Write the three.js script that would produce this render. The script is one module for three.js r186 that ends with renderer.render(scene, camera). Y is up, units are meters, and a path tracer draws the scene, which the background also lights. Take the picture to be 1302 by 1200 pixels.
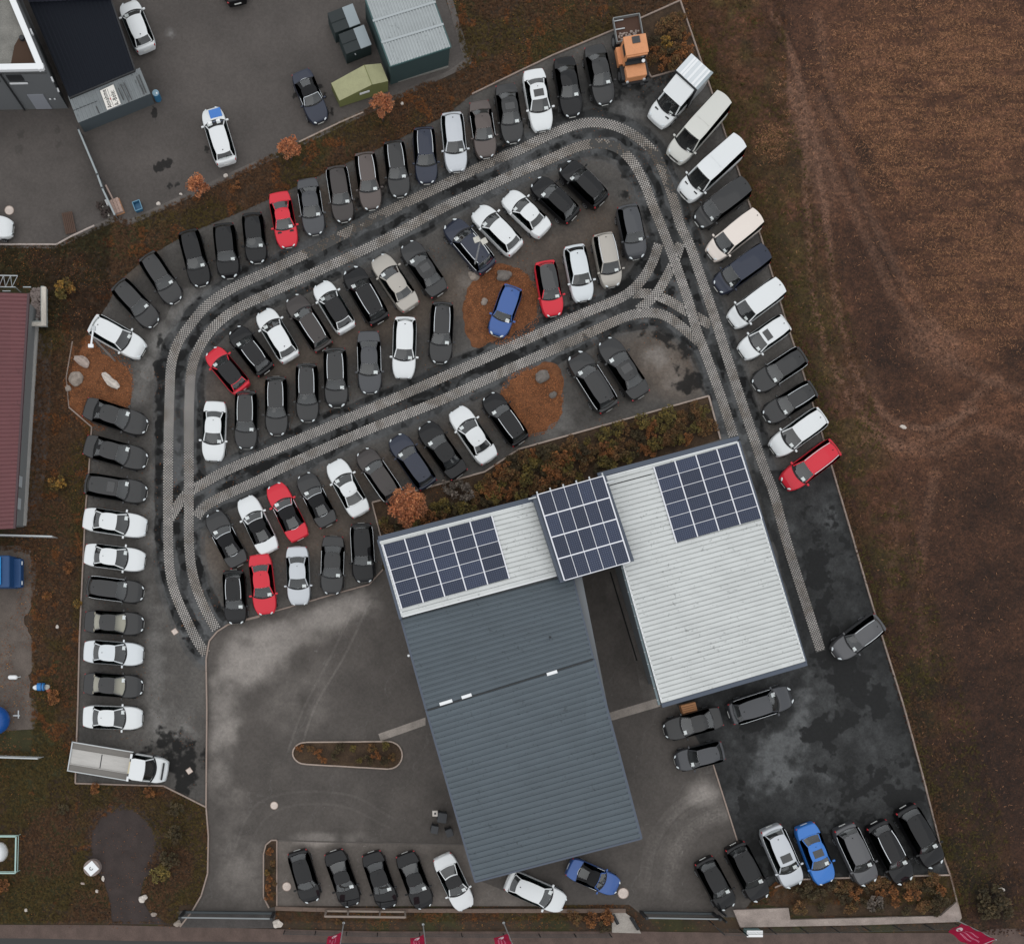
import * as THREE from 'three';
import { mergeGeometries, mergeVertices } from 'three/addons/utils/BufferGeometryUtils.js';
import { RoundedBoxGeometry } from 'three/addons/geometries/RoundedBoxGeometry.js';

// ------------------------------------------------------------------ camera, sky, sun, exposure
// A drone hangs 78 m above the yard and looks straight down; the picture is a crop to the upper right of its frame.
const MAPX = 495, MAPY = 815, SC = 16.6, ALT = 78;          // survey map: 16.6 map units per metre, origin under the drone
const scene = new THREE.Scene();
const FH = 1630, FW = FH * 1302 / 1200;
const camera = new THREE.PerspectiveCamera(2 * Math.atan(FH / 2 / (SC * ALT)) * 180 / Math.PI, 1302 / 1200, 1, 4000);
camera.position.set(0, ALT, 0); camera.up.set(0, 0, -1); camera.lookAt(0, 0, 0);
camera.setViewOffset(FW, FH, FW / 2 - MAPX, 0, 1302, 1200);
const renderer = new THREE.WebGLRenderer({ antialias: true });
renderer.toneMapping = THREE.LinearToneMapping; renderer.toneMappingExposure = 1.06;
renderer.shadowMap.enabled = true;
{ // a thin, even November overcast of nearly the same brightness from horizon to zenith
  const w = 128, h = 64, d = new Float32Array(w * h * 4);
  for (let j = 0; j < h; j++) for (let i = 0; i < w; i++) {
    const el = ((j + .5) / h - .5) * Math.PI, s = Math.sin(el), a = i / w * Math.PI * 2;
    let L = s > 0 ? .80 * (1 + .12 * (1 - s)) : .06;
    if (s > 0) L *= 1 + .10 * (1 - s) * Math.sin(a * 2 + 1 + s * 3) + .05 * (1 - s) * Math.sin(a * 5 + s * 9);
    const k = (j * w + i) * 4; d[k] = L * .965; d[k + 1] = L * 1.0; d[k + 2] = L * 1.035; d[k + 3] = 1;
  }
  const sky = new THREE.DataTexture(d, w, h, THREE.RGBAFormat, THREE.FloatType);
  sky.mapping = THREE.EquirectangularReflectionMapping; sky.magFilter = sky.minFilter = THREE.LinearFilter; sky.needsUpdate = true;
  scene.background = sky; scene.environment = sky;
}
const sun = new THREE.DirectionalLight(new THREE.Color(1, .97, .93), .6);
sun.position.set(-18, 80, 14); sun.castShadow = true; sun.shadow.radius = 170; sun.shadow.mapSize.set(2048, 2048);
Object.assign(sun.shadow.camera, { left: -70, right: 70, top: 70, bottom: -70, near: 1, far: 200 });
scene.add(sun); scene.add(sun.target);

// ------------------------------------------------------------------ helpers
let seed = 20231;
const rnd = () => { seed = (seed + 0x6D2B79F5) | 0; let t = Math.imul(seed ^ (seed >>> 15), 1 | seed); t = (t + Math.imul(t ^ (t >>> 7), 61 | t)) ^ t; return ((t ^ (t >>> 14)) >>> 0) / 4294967296; };
const rr = (a, b) => a + (b - a) * rnd();
const clamp = (x, a = 0, b = 1) => Math.min(b, Math.max(a, x));
const sstep = (a, b, x) => { const t = clamp((x - a) / (b - a)); return t * t * (3 - 2 * t); };
const mix = (a, b, t) => a + (b - a) * t;
const G = (mx, my, h = 0) => new THREE.Vector3((mx - MAPX) / SC * (1 - h / ALT), h, (my - MAPY) / SC * (1 - h / ALT));   // survey map -> metres
const NP = 512, NT = new Float32Array(NP * NP); for (let i = 0; i < NP * NP; i++) NT[i] = rnd();
function vn(x, y) {
  const xi = Math.floor(x), yi = Math.floor(y), fx = x - xi, fy = y - yi, u = fx * fx * (3 - 2 * fx), v = fy * fy * (3 - 2 * fy), m = NP - 1;
  const a = (yi & m) * NP, b = ((yi + 1) & m) * NP, c = xi & m, e = (xi + 1) & m;
  return (NT[a + c] * (1 - u) + NT[a + e] * u) * (1 - v) + (NT[b + c] * (1 - u) + NT[b + e] * u) * v;
}
function fbm(x, y, o = 4) { let s = 0, a = .5, t = 0; for (let i = 0; i < o; i++) { s += a * vn(x + i * 17.3, y + i * 9.7); t += a; a *= .5; x *= 2.03; y *= 2.03; } return s / t; }
const srgbByte = (v) => { v = clamp(v); return Math.round(255 * (v <= .0031308 ? v * 12.92 : 1.055 * Math.pow(v, 1 / 2.4) - .055)); };
function tex(w, h, fn, wrap = THREE.RepeatWrapping) {        // fn(i, j) -> linear [r, g, b]
  const d = new Uint8Array(w * h * 4);
  for (let j = 0; j < h; j++) for (let i = 0; i < w; i++) { const c = fn(i, j), k = (j * w + i) * 4; d[k] = srgbByte(c[0]); d[k + 1] = srgbByte(c[1]); d[k + 2] = srgbByte(c[2]); d[k + 3] = 255; }
  const t = new THREE.DataTexture(d, w, h); t.colorSpace = THREE.SRGBColorSpace; t.wrapS = t.wrapT = wrap; t.magFilter = THREE.LinearFilter; t.minFilter = THREE.LinearMipmapLinearFilter; t.needsUpdate = true; return t;
}
function gray(w, h, fn) { const d = new Uint8Array(w * h * 4); for (let j = 0; j < h; j++) for (let i = 0; i < w; i++) { const v = Math.round(255 * clamp(fn(i, j))), k = (j * w + i) * 4; d[k] = d[k + 1] = d[k + 2] = v; d[k + 3] = 255; } const t = new THREE.DataTexture(d, w, h); t.wrapS = t.wrapT = THREE.RepeatWrapping; t.magFilter = THREE.LinearFilter; t.needsUpdate = true; return t; }
const lin = (r, g, b) => new THREE.Color().setRGB(r, g, b);
const std = (c, roughness = .8, metalness = 0, extra = {}) => new THREE.MeshStandardMaterial({ color: Array.isArray(c) ? lin(...c) : c, roughness, metalness, ...extra });
const counts = {};
const numbered = (n) => { const k = counts[n] = (counts[n] ?? -1) + 1; return k ? `${n}_${String(k).padStart(3, '0')}` : n; };
function shade(o) { o.traverse((m) => { if (m.isMesh) { m.castShadow = true; m.receiveShadow = true; } }); return o; }
function thing(name, label, category, pos, turn = 0, group) {
  const o = new THREE.Group(); o.name = numbered(name); if (pos) o.position.copy(pos); o.rotation.y = turn;
  o.userData = { label, category }; if (group) o.userData.group = group; scene.add(o); return o;
}
function part(name, geo, mat, parent) { const m = new THREE.Mesh(geo, mat); m.name = name; m.castShadow = m.receiveShadow = true; parent.add(m); return m; }
function single(name, geo, mat, label, category, group) { const m = part(numbered(name), geo, mat, scene); m.userData = { label, category }; if (group) m.userData.group = group; return m; }
function struct(name, geo, mat) { const m = part(numbered(name), geo, mat, scene); m.userData.kind = 'structure'; return m; }
const box = (w, h, d, x = 0, y = 0, z = 0, ry = 0) => { const g = new THREE.BoxGeometry(w, h, d); if (ry) g.rotateY(ry); g.translate(x, y, z); return g; };
const rbox = (w, h, d, r, x = 0, y = 0, z = 0) => { const g = new RoundedBoxGeometry(w, h, d, 2, r); g.translate(x, y, z); return g; };
const cyl = (r0, r1, h, n = 12, x = 0, y = 0, z = 0) => { const g = new THREE.CylinderGeometry(r0, r1, h, n); g.translate(x, y, z); return g; };
const merge = (a) => mergeGeometries(a.map((g) => { const q = g.index ? g.toNonIndexed() : g; for (const k of Object.keys(q.attributes)) if (!['position', 'normal', 'uv'].includes(k)) q.deleteAttribute(k); if (!q.attributes.uv) q.setAttribute('uv', new THREE.BufferAttribute(new Float32Array(q.attributes.position.count * 2), 2)); return q; }));
function bar(a, b, r, sq = false) { // a round or square bar between two points
  const L = a.distanceTo(b), g = sq ? new THREE.BoxGeometry(r * 2, L, r * 2) : new THREE.CylinderGeometry(r, r, L, 7);
  g.applyQuaternion(new THREE.Quaternion().setFromUnitVectors(new THREE.Vector3(0, 1, 0), b.clone().sub(a).normalize())); g.translate((a.x + b.x) / 2, (a.y + b.y) / 2, (a.z + b.z) / 2); return g;
}
// flat sheet over a polygon of map points; uv in metres, or 0..1 over a map rectangle
function sheet(pts, y, rect) {
  const v = pts.map((p) => { const q = G(p[0], p[1]); return new THREE.Vector2(q.x, -q.z); });
  const g = new THREE.ShapeGeometry(new THREE.Shape(v)); g.rotateX(-Math.PI / 2); g.translate(0, y, 0);
  const p = g.attributes.position, uv = g.attributes.uv;
  const a = rect && G(rect[0], rect[1]), b = rect && G(rect[2], rect[3]);
  for (let i = 0; i < p.count; i++) rect ? uv.setXY(i, (p.getX(i) - a.x) / (b.x - a.x), (p.getZ(i) - a.z) / (b.z - a.z)) : uv.setXY(i, p.getX(i), p.getZ(i));
  return g;
}
const inside = (pts, x, y) => { let c = false; for (let i = 0, j = pts.length - 1; i < pts.length; j = i++) { const [xi, yi] = pts[i], [xj, yj] = pts[j]; if ((yi > y) !== (yj > y) && x < (xj - xi) * (y - yi) / (yj - yi) + xi) c = !c; } return c; };
function smooth(pts, n = 6) { const c = new THREE.CatmullRomCurve3(pts.map((p) => new THREE.Vector3(p[0], p[1], 0)), false, 'centripetal'); return c.getPoints(pts.length * n).map((p) => [p.x, p.y]); }
function mask(rect, w, h, draw) { // grey mask drawn in map units
  const c = document.createElement('canvas'); c.width = w; c.height = h; const x = c.getContext('2d');
  x.fillStyle = '#000'; x.fillRect(0, 0, w, h); x.setTransform(w / (rect[2] - rect[0]), 0, 0, h / (rect[3] - rect[1]), -rect[0] * w / (rect[2] - rect[0]), -rect[1] * h / (rect[3] - rect[1]));
  x.strokeStyle = x.fillStyle = '#fff'; x.lineCap = x.lineJoin = 'round'; draw(x);
  const d = x.getImageData(0, 0, w, h).data, f = new Float32Array(w * h); for (let i = 0; i < w * h; i++) f[i] = d[i * 4] / 255;
  return (mx, my) => { const u = clamp((mx - rect[0]) / (rect[2] - rect[0]) * w - .5, 0, w - 1.001), v = clamp((my - rect[1]) / (rect[3] - rect[1]) * h - .5, 0, h - 1.001), i = Math.floor(u), j = Math.floor(v), a = u - i, b = v - j, k = j * w + i; return (f[k] * (1 - a) + f[k + 1] * a) * (1 - b) + (f[k + w] * (1 - a) + f[k + w + 1] * a) * b; };
}
const stroke = (x, pts, wd, col) => { x.strokeStyle = col ?? '#fff'; x.lineWidth = wd; x.beginPath(); pts.forEach((p, i) => i ? x.lineTo(p[0], p[1]) : x.moveTo(p[0], p[1])); x.stroke(); };
const blob = (x, cx, cy, rx, ry, ang = 0, v = 1) => { // soft ellipse
  x.save(); x.translate(cx, cy); x.rotate(ang); x.scale(rx, ry); const g = x.createRadialGradient(0, 0, 0, 0, 0, 1); g.addColorStop(0, `rgba(255,255,255,${v})`); g.addColorStop(.55, `rgba(255,255,255,${v * .75})`); g.addColorStop(1, 'rgba(255,255,255,0)'); x.fillStyle = g; x.fillRect(-1, -1, 2, 2); x.restore();
};

// ------------------------------------------------------------------ the lines of the place, in map units
const LOT = [[865, 1], [889, 71], [903, 111], [922, 170], [939, 218], [951.5, 256], [967, 300], [982, 350], [997, 401], [1023, 480], [1045.5, 553.5], [1059.5, 600], [1082, 676], [1110, 772], [1149.5, 899], [1172, 981], [1199, 1088], [1208, 1112], [1196, 1113], [1030, 1118], [990, 1119], [960, 1140], [937.6, 1068.6], [907, 972], [860, 900], [700, 640], [616, 600], [473, 639], [484.6, 690], [487, 724], [469.4, 743], [436.5, 752], [353, 776], [330, 784], [290, 794], [276, 803], [266, 815], [262, 838], [263, 900], [262, 1026], [208, 999], [95.8, 995.8], [97.6, 938], [99, 899], [101, 815], [105, 727], [109, 645], [113, 599], [116.6, 543], [87.5, 518], [90, 470], [112, 425], [138, 385], [150, 358], [190, 325], [240, 296], [300, 272], [360, 245], [430, 212], [500, 180], [565, 148], [600, 120], [660, 91], [702, 71], [779, 39]];
const LOTRECT = [80, -10, 1260, 1170];
const STRIPS = [
  [[262, 831], [251, 815.5], [235.7, 785], [221.8, 752], [215.5, 721.7], [213.7, 676], [213.7, 600], [215.5, 502.8], [218, 462], [225.6, 437], [241, 414], [266, 386], [299, 364.6], [330, 350], [380.7, 326.6], [435, 299], [472, 279], [558, 238], [629, 204], [660, 191], [698, 172], [736, 158], [761, 156], [787, 162], [812, 176], [832, 195], [847.6, 228], [857.7, 258.6], [865, 286.4], [875.5, 307.6], [888, 343], [903, 386], [916, 426.7], [933.8, 482.5], [951.5, 535.7], [973, 599], [981, 618], [1002, 694], [1028, 777], [1044, 828]],
  [[275, 800], [261, 775], [247, 739], [240.8, 701], [240, 650.7], [240, 600], [240.8, 503], [244.6, 464.8], [256, 437], [276, 411.5], [301.6, 392.5], [330, 378.6], [406, 344], [493, 303], [558, 267], [629, 233], [660, 219], [698, 203], [736, 186.5], [761, 182.5], [784, 187.6], [802, 203], [817, 228], [832, 266], [842.5, 291.5], [860, 338], [875.5, 383.6], [885.6, 419], [898, 452], [913.5, 495], [926, 533], [933, 556]],
  [[214, 662], [221, 650.7], [236, 629], [253.5, 617.7], [284, 600], [329.5, 580], [431, 537], [545, 487.6], [660, 436], [736, 401], [794, 376], [814.6, 358], [830, 333], [838, 309]],
  [[249.7, 657], [258.6, 645.6], [279, 633], [330, 610], [355, 596.6], [456.7, 551], [558, 510], [660, 463.5], [736, 430], [774, 412], [804.5, 400], [825, 397.6], [845, 401], [868, 416.6], [890, 436]],
  [[812, 394], [832.4, 376], [845, 357], [857.7, 332], [866, 308]],
  [[804.5, 373.5], [825, 373.5], [847.6, 381], [870, 394], [888, 404], [904, 414]],
].map((s) => smooth(s, 5));
const YARD = [[262, 838], [266, 815], [276, 803], [290, 794], [330, 784], [353, 776], [436.5, 752], [469.4, 743], [487, 724], [560, 720], [745, 650], [800, 700], [860, 900], [907, 972], [937.6, 1068.6], [960, 1140], [940, 1166], [820, 1166], [800, 1150], [600, 1152], [352, 1152], [347, 1180], [228, 1180], [256, 1138], [264, 1110], [265, 1062], [262, 1026], [263, 900]];
const NWYARD = [[-300, -300], [560, -300], [567, 0], [592, 76], [588, 82], [570, 91], [515, 116], [470, 136], [430, 156], [383, 179], [330, 204], [270, 236], [200, 267], [162, 281], [148, 274], [108, 297], [92, 300], [72, 311], [0, 311], [-300, 309]];
const BED = [[473, 639], [616, 600], [660, 571], [901, 503.5], [916, 558.5], [760, 606], [484.6, 684]];
const ISLAND = (() => { const p = []; for (let i = 0; i <= 10; i++) { const a = Math.PI / 2 + i / 10 * Math.PI; p.push([389 + 17 * Math.cos(a), 957.5 + 14 * Math.sin(a)]); } for (let i = 0; i <= 10; i++) { const a = -Math.PI / 2 + i / 10 * Math.PI; p.push([494 + 17.5 * Math.cos(a), 960 + 17.5 * Math.sin(a)]); } return p; })();
const STRAW = [[870, -200], [2400, -200], [2400, 1800], [1256, 1182], [1222, 1166], [1208, 1112], [1172, 981], [1110, 772], [1059.5, 600], [982, 350], [922, 170]];

const ragged = (pts, k = 4) => { const q = smooth(pts.concat([pts[0]]), 8); return q.slice(0, -1).map(([x, y]) => [x + k * (vn(x / 7, y / 7) - .5), y + k * (vn(x / 7 + 30, y / 7) - .5)]); };
// ------------------------------------------------------------------ ground materials
const groundMap = tex(2048, 2048, (i, j) => { // 50 m of rough autumn grass, repeats
  const x = i / 2048, y = j / 2048, P = 2 * Math.PI; const a = vn(i / 128, j / 128) , b = fbm(i / 32, j / 32, 4), c = vn(i / 2, j / 2), d = fbm(i / 9 + 40, j / 9, 3);
  const k = .45 + .75 * b * (.6 + .7 * c), g = sstep(.42, .62, a * .55 + b * .45), leaf = sstep(.66, .74, d) * .8;
  return [.85 * mix(.075, .056, g) * k + leaf * .05, mix(.040, .043, g) * k + leaf * .016, mix(.024, .015, g) * k + leaf * .004];
});
groundMap.repeat.set(1 / 50, 1 / 50);
const grit = gray(512, 512, (i, j) => .5 + .5 * (vn(i / 2, j / 2) - .5) + .5 * (vn(i, j) - .5)); grit.repeat.set(1 / 6, 1 / 6);
const groundMat = new THREE.MeshStandardMaterial({ map: groundMap, roughness: 1, bumpMap: grit, bumpScale: .05 });
struct('ground', (() => { const g = new THREE.PlaneGeometry(3000, 3000); g.rotateX(-Math.PI / 2); g.translate(0, -.03, 0); const p = g.attributes.position, u = g.attributes.uv; for (let i = 0; i < p.count; i++) u.setXY(i, p.getX(i), p.getZ(i)); return g; })(), groundMat);

// ploughed field with ruts: a displaced sheet
const FRECT = [850, -20, 1420, 1260];
const TRACKS = [[[985, 20], [1010, 80], [1025, 140], [1040, 200], [1048, 260], [1056, 320], [1062, 380], [1078, 440], [1098, 490], [1130, 530], [1180, 545], [1240, 520]], [[1000, 100], [1022, 170], [1026, 260], [1030, 330], [1036, 390], [1046, 430], [1062, 470], [1090, 520], [1140, 570]], [[1010, 110], [1060, 220], [1096, 290], [1140, 380], [1180, 430], [1230, 470], [1302, 500]], [[1270, 480], [1240, 505], [1210, 540], [1160, 565], [1100, 560]], [[1040, 120], [1075, 200], [1110, 280], [1170, 390], [1215, 440]], [[1120, 560], [1190, 575], [1245, 545], [1302, 560]], [[1040, 20], [1055, 100], [1080, 160]], [[1190, 600], [1170, 720], [1180, 860]], [[1140, 640], [1130, 780]]].map((t) => smooth(t, 5));
const fTrack = mask(FRECT, 570, 1280, (x) => { TRACKS.forEach((t, i) => { for (const w of [13, 9, 6]) stroke(x, t, i < 2 ? w * .85 : w * 1.3, i < 2 ? 'rgba(255,255,255,.34)' : 'rgba(255,255,255,.16)'); }); blob(x, 1020, 150, 26, 90, -.25, .5); blob(x, 1045, 230, 26, 70, -.1, .45); blob(x, 1085, 490, 40, 60, -.5, .4); blob(x, 1190, 440, 60, 40, .6, .45); blob(x, 1120, 560, 70, 30, .1, .3); });
const fDark = mask(FRECT, 570, 1280, (x) => { for (const t of TRACKS.slice(0, 2)) { stroke(x, t.map(([a, b]) => [a + 7.5, b]), 6, 'rgba(255,255,255,.35)'); stroke(x, t.map(([a, b]) => [a - 7, b]), 4, 'rgba(255,255,255,.25)'); } stroke(x, smooth([[1060, 170], [1085, 230], [1110, 290], [1140, 350]]), 10, 'rgba(255,255,255,.5)'); blob(x, 1010, 60, 70, 60, .4, .5); blob(x, 1100, 330, 46, 90, -.3, .6); blob(x, 1130, 480, 70, 60, 0, .55); blob(x, 1250, 620, 60, 80, 0, .4); stroke(x, smooth([[1020, 70], [1045, 120], [1090, 180], [1110, 215], [1135, 250]]), 12, '#999'); stroke(x, smooth([[905, 20], [925, 110], [960, 200], [1000, 340], [1030, 440], [1060, 560], [1090, 660], [1130, 780], [1165, 900], [1210, 1060], [1240, 1150]]), 16, '#555'); blob(x, 1115, 420, 40, 60, .3, .6); blob(x, 1285, 450, 30, 25, 0, .8); blob(x, 1265, 1140, 34, 40, 0, .9); blob(x, 1240, 700, 120, 160, 0, .35); blob(x, 1260, 950, 110, 180, 0, .4); blob(x, 1150, 460, 50, 40, 0, .5); });
const fPale = mask(FRECT, 570, 1280, (x) => { blob(x, 1200, 110, 190, 150, 0, .7); blob(x, 1250, 330, 110, 140, 0, .55); blob(x, 980, 180, 28, 34, .2, .9); blob(x, 1005, 130, 22, 50, -.4, .5); blob(x, 1140, 220, 60, 60, 0, .4); });
const fieldH = (mx, my) => { const r = fTrack(mx, my); return -.09 * r + .10 * (fbm(mx / 26, my / 9, 3) - .5) + .07 * (vn(mx / 5, my / 5) - .5); };
const fieldMap = tex(1024, 2048, (i, j) => {
  const mx = FRECT[0] + (i + .5) / 1024 * 570, my = FRECT[1] + (j + .5) / 2048 * 1280, w = 6 * (vn(mx / 9, my / 9) - .5);
  const t = fTrack(mx + w * .6, my + w * .6), d = fDark(mx + w * 2, my - w * 2), p = fPale(mx, my) * sstep(.3, .7, .5 * fbm(mx / 30, my / 12, 4) + .5 * fbm(mx / 50, my / 5, 3));
  const fine = .22 + 1.0 * vn(mx / 1.4, my / 1.4) * (.5 + vn(mx / 4.5 + 7, my / 3)) + .55 * vn(mx * 1.5, my * 1.5), med = .45 + 1.1 * fbm(mx / 22, my / 14, 4), verge = sstep(90, 15, mx - (905 + my * .28));
  const gn = verge * sstep(.4, .65, fbm(mx / 34 + 7, my / 34, 3));
  let k = fine * med * (1 - .75 * d) * (1 + .3 * t) * (.62 + .76 * fbm(mx / 55 + 3, my / 40, 3)) * .96 * mix(1, .50, sstep(520, 900, my) * sstep(.3, .6, fbm(mx / 70, my / 70, 2) + .2));
  const tt = clamp(t * 1.25) * (.7 + .5 * vn(mx / 4, my / 4)); const q = [(mix(.074, .052, gn) + p * (.05 + .16 * sstep(.62, .9, vn(mx / 1.1 + 5, my / .9)))) * k, (mix(.031, .033, gn) + p * (.024 + .085 * sstep(.62, .9, vn(mx / 1.1 + 5, my / .9)))) * k, (mix(.016, .010, gn) + p * (.012 + .05 * sstep(.62, .9, vn(mx / 1.1 + 5, my / .9)))) * k]; const lo = mix(.82, .4, sstep(450, 900, my)); return [mix(q[0], .135 * fine, tt * lo), mix(q[1], .070 * fine, tt * lo), mix(q[2], .045 * fine, tt * lo)];
}, THREE.MirroredRepeatWrapping);
{ const a = G(FRECT[0], FRECT[1]), b = G(FRECT[2], FRECT[3]), pos = [], uv = [], idx = [], nx = 190, nz = 420, row = [];
  const tail = STRAW.slice(4).concat([[870, -30]]);
  const leftAt = (my) => { const L = [[865, -60], [865, 1], [889, 71], [922, 170], [982, 350], [1059.5, 600], [1110, 772], [1172, 981], [1208, 1112], [1222, 1166], [1256, 1182], [1290, 1270]]; for (let k = 0; k < L.length - 1; k++) if (my <= L[k + 1][1]) return L[k][0] + (L[k + 1][0] - L[k][0]) * (my - L[k][1]) / (L[k + 1][1] - L[k][1]); return 1290; };
  for (let j = 0; j <= nz; j++) for (let i = 0; i <= nx; i++) { const my = FRECT[1] + j / nz * 1200, l = leftAt(my) + 2.5, mx = l + (1440 - l) * i / nx, q = G(mx, my), e = Math.min(1, i / 8); pos.push(q.x, -.005 + Math.max(-.02, fieldH(mx, my) * e + .09 * e), q.z); uv.push((mx - FRECT[0]) / 570, (my - FRECT[1]) / 1280); }
  for (let j = 0; j < nz; j++) for (let i = 0; i < nx; i++) { const k = j * (nx + 1) + i; idx.push(k, k + nx + 1, k + 1, k + 1, k + nx + 1, k + nx + 2); }
  const g = new THREE.BufferGeometry(); g.setAttribute('position', new THREE.Float32BufferAttribute(pos, 3)); g.setAttribute('uv', new THREE.Float32BufferAttribute(uv, 2)); g.setIndex(idx); g.computeVertexNormals();
  struct('field', g, new THREE.MeshStandardMaterial({ map: fieldMap, roughness: 1 }));
}

// the dealer's lot: compacted grit, with the drive lane, damp patches and dirt where they lie
const lane = mask(LOTRECT, 1180, 1180, (x) => { for (const s of STRIPS) stroke(x, s, 42, '#666'); for (const s of STRIPS) stroke(x, s, 30, '#fff'); });
const laneDark = mask(LOTRECT, 1180, 1180, (x) => { STRIPS.forEach((s, si) => { for (const off of [-9.5, 9.5, -13, 15]) for (let i = 1; i < s.length - 1; i++) { const dx = s[i + 1][0] - s[i - 1][0], dy = s[i + 1][1] - s[i - 1][1], l = Math.hypot(dx, dy) || 1, al = sstep(.46, .66, fbm(i / 5 + si * 31 + off * 3, off, 3)); if (al < .05) continue; const o = (p) => [p[0] - dy / l * off, p[1] + dx / l * off]; stroke(x, [o(s[i]), o(s[i + 1])], 4 + 5 * al, `rgba(255,255,255,${al * .8})`); } }); });
const wet = mask(LOTRECT, 1180, 1180, (x) => {
  blob(x, 204, 500, 12, 95, .02, 1); blob(x, 203, 640, 10, 90, 0, .6); blob(x, 214, 730, 14, 70, -.3, .55); blob(x, 240, 800, 20, 40, -.3, .5);
  blob(x, 238, 962, 44, 44, 0, 1.0); blob(x, 205, 945, 26, 22, .4, .9); blob(x, 228, 990, 34, 20, .5, .9); blob(x, 225, 452, 14, 26, .5, .8);
  blob(x, 1062, 845, 40, 36, .5, 1); blob(x, 1052, 800, 20, 40, -.3, .8); blob(x, 1040, 730, 26, 60, -.3, .7); blob(x, 1095, 880, 50, 50, .3, .8); blob(x, 1058, 925, 36, 26, -.6, 1); blob(x, 1030, 940, 26, 14, -.3, .9); blob(x, 955, 930, 40, 16, -.3, .8); blob(x, 965, 905, 46, 14, -.28, 1); blob(x, 945, 1020, 14, 60, -.25, .8); blob(x, 1080, 1000, 90, 60, 0, .5); blob(x, 1050, 1090, 150, 50, 0, .7); blob(x, 1150, 990, 40, 90, 0, .55); blob(x, 1060, 690, 40, 80, -.3, .5); blob(x, 985, 985, 26, 20, 0, .4);
  blob(x, 700, 150, 60, 20, -.3, .4); blob(x, 770, 120, 40, 26, 0, .7); blob(x, 830, 110, 30, 50, 0, .5); blob(x, 460, 260, 100, 14, -.4, .5); blob(x, 800, 235, 30, 60, -.3, .5); blob(x, 875, 470, 26, 60, -.3, .8); blob(x, 850, 430, 60, 18, .3, .6); blob(x, 640, 460, 80, 9, -.42, .8); blob(x, 480, 525, 150, 9, -.42, .7); blob(x, 330, 590, 60, 9, -.42, .7); blob(x, 710, 400, 90, 10, -.42, .5); blob(x, 248, 690, 10, 80, 0, .4);
});
const pale = mask(LOTRECT, 1180, 1180, (x) => {
  stroke(x, smooth([[262, 366], [225, 400], [200, 440], [188, 470]]), 20, '#888'); blob(x, 197, 435, 18, 50, .6, .6); blob(x, 178, 500, 18, 46, 0, .5); blob(x, 186, 700, 16, 140, 0, .45); blob(x, 195, 850, 22, 120, 0, .5); blob(x, 215, 920, 40, 30, 0, .4); blob(x, 240, 935, 22, 12, 0, .7);
  blob(x, 835, 455, 20, 18, .5, .9); blob(x, 860, 480, 22, 26, 0, .5); blob(x, 805, 140, 36, 22, .4, .6); blob(x, 600, 300, 40, 60, -.4, .45); blob(x, 765, 250, 20, 20, 0, .6); blob(x, 600, 350, 20, 60, .1, .5); blob(x, 720, 540, 60, 30, -.3, .5); blob(x, 715, 500, 16, 50, 0, .4);
  blob(x, 985, 965, 44, 40, .3, 1); blob(x, 1012, 945, 30, 56, .3, .9); blob(x, 1022, 895, 16, 40, .2, .8); blob(x, 1040, 985, 40, 20, .5, .6); blob(x, 975, 1000, 40, 26, 0, .8); blob(x, 1035, 860, 26, 16, .3, .6); blob(x, 1050, 650, 22, 60, -.3, .4); blob(x, 985, 635, 18, 40, -.2, .5); blob(x, 1010, 700, 12, 80, -.3, .5); blob(x, 1190, 1050, 30, 80, -.2, .5);
});
const east = mask(LOTRECT, 1180, 1180, (x) => { x.beginPath(); x.moveTo(960, 600); [[1060, 595], [1215, 1115], [960, 1145], [905, 972], [860, 895], [1025, 842], [985, 690]].forEach((p) => x.lineTo(...p)); x.fill(); blob(x, 800, 110, 120, 60, -.3, .5); });
const dirt = mask(LOTRECT, 1180, 1180, (x) => { for (const a of [[440, 430, 170, 34, -.42], [330, 480, 90, 30, -.3], [560, 380, 120, 40, -.4], [720, 320, 120, 40, -.2], [500, 590, 190, 26, -.42], [400, 680, 110, 40, -.3], [290, 700, 40, 50, 0], [760, 275, 40, 40, 0], [620, 470, 40, 20, -.3], [830, 460, 60, 50, 0], [870, 480, 40, 40, 0], [160, 340, 60, 24, -.5], [120, 540, 20, 20, 0], [480, 225, 240, 22, -.45]]) blob(x, ...a, .9); });
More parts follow.
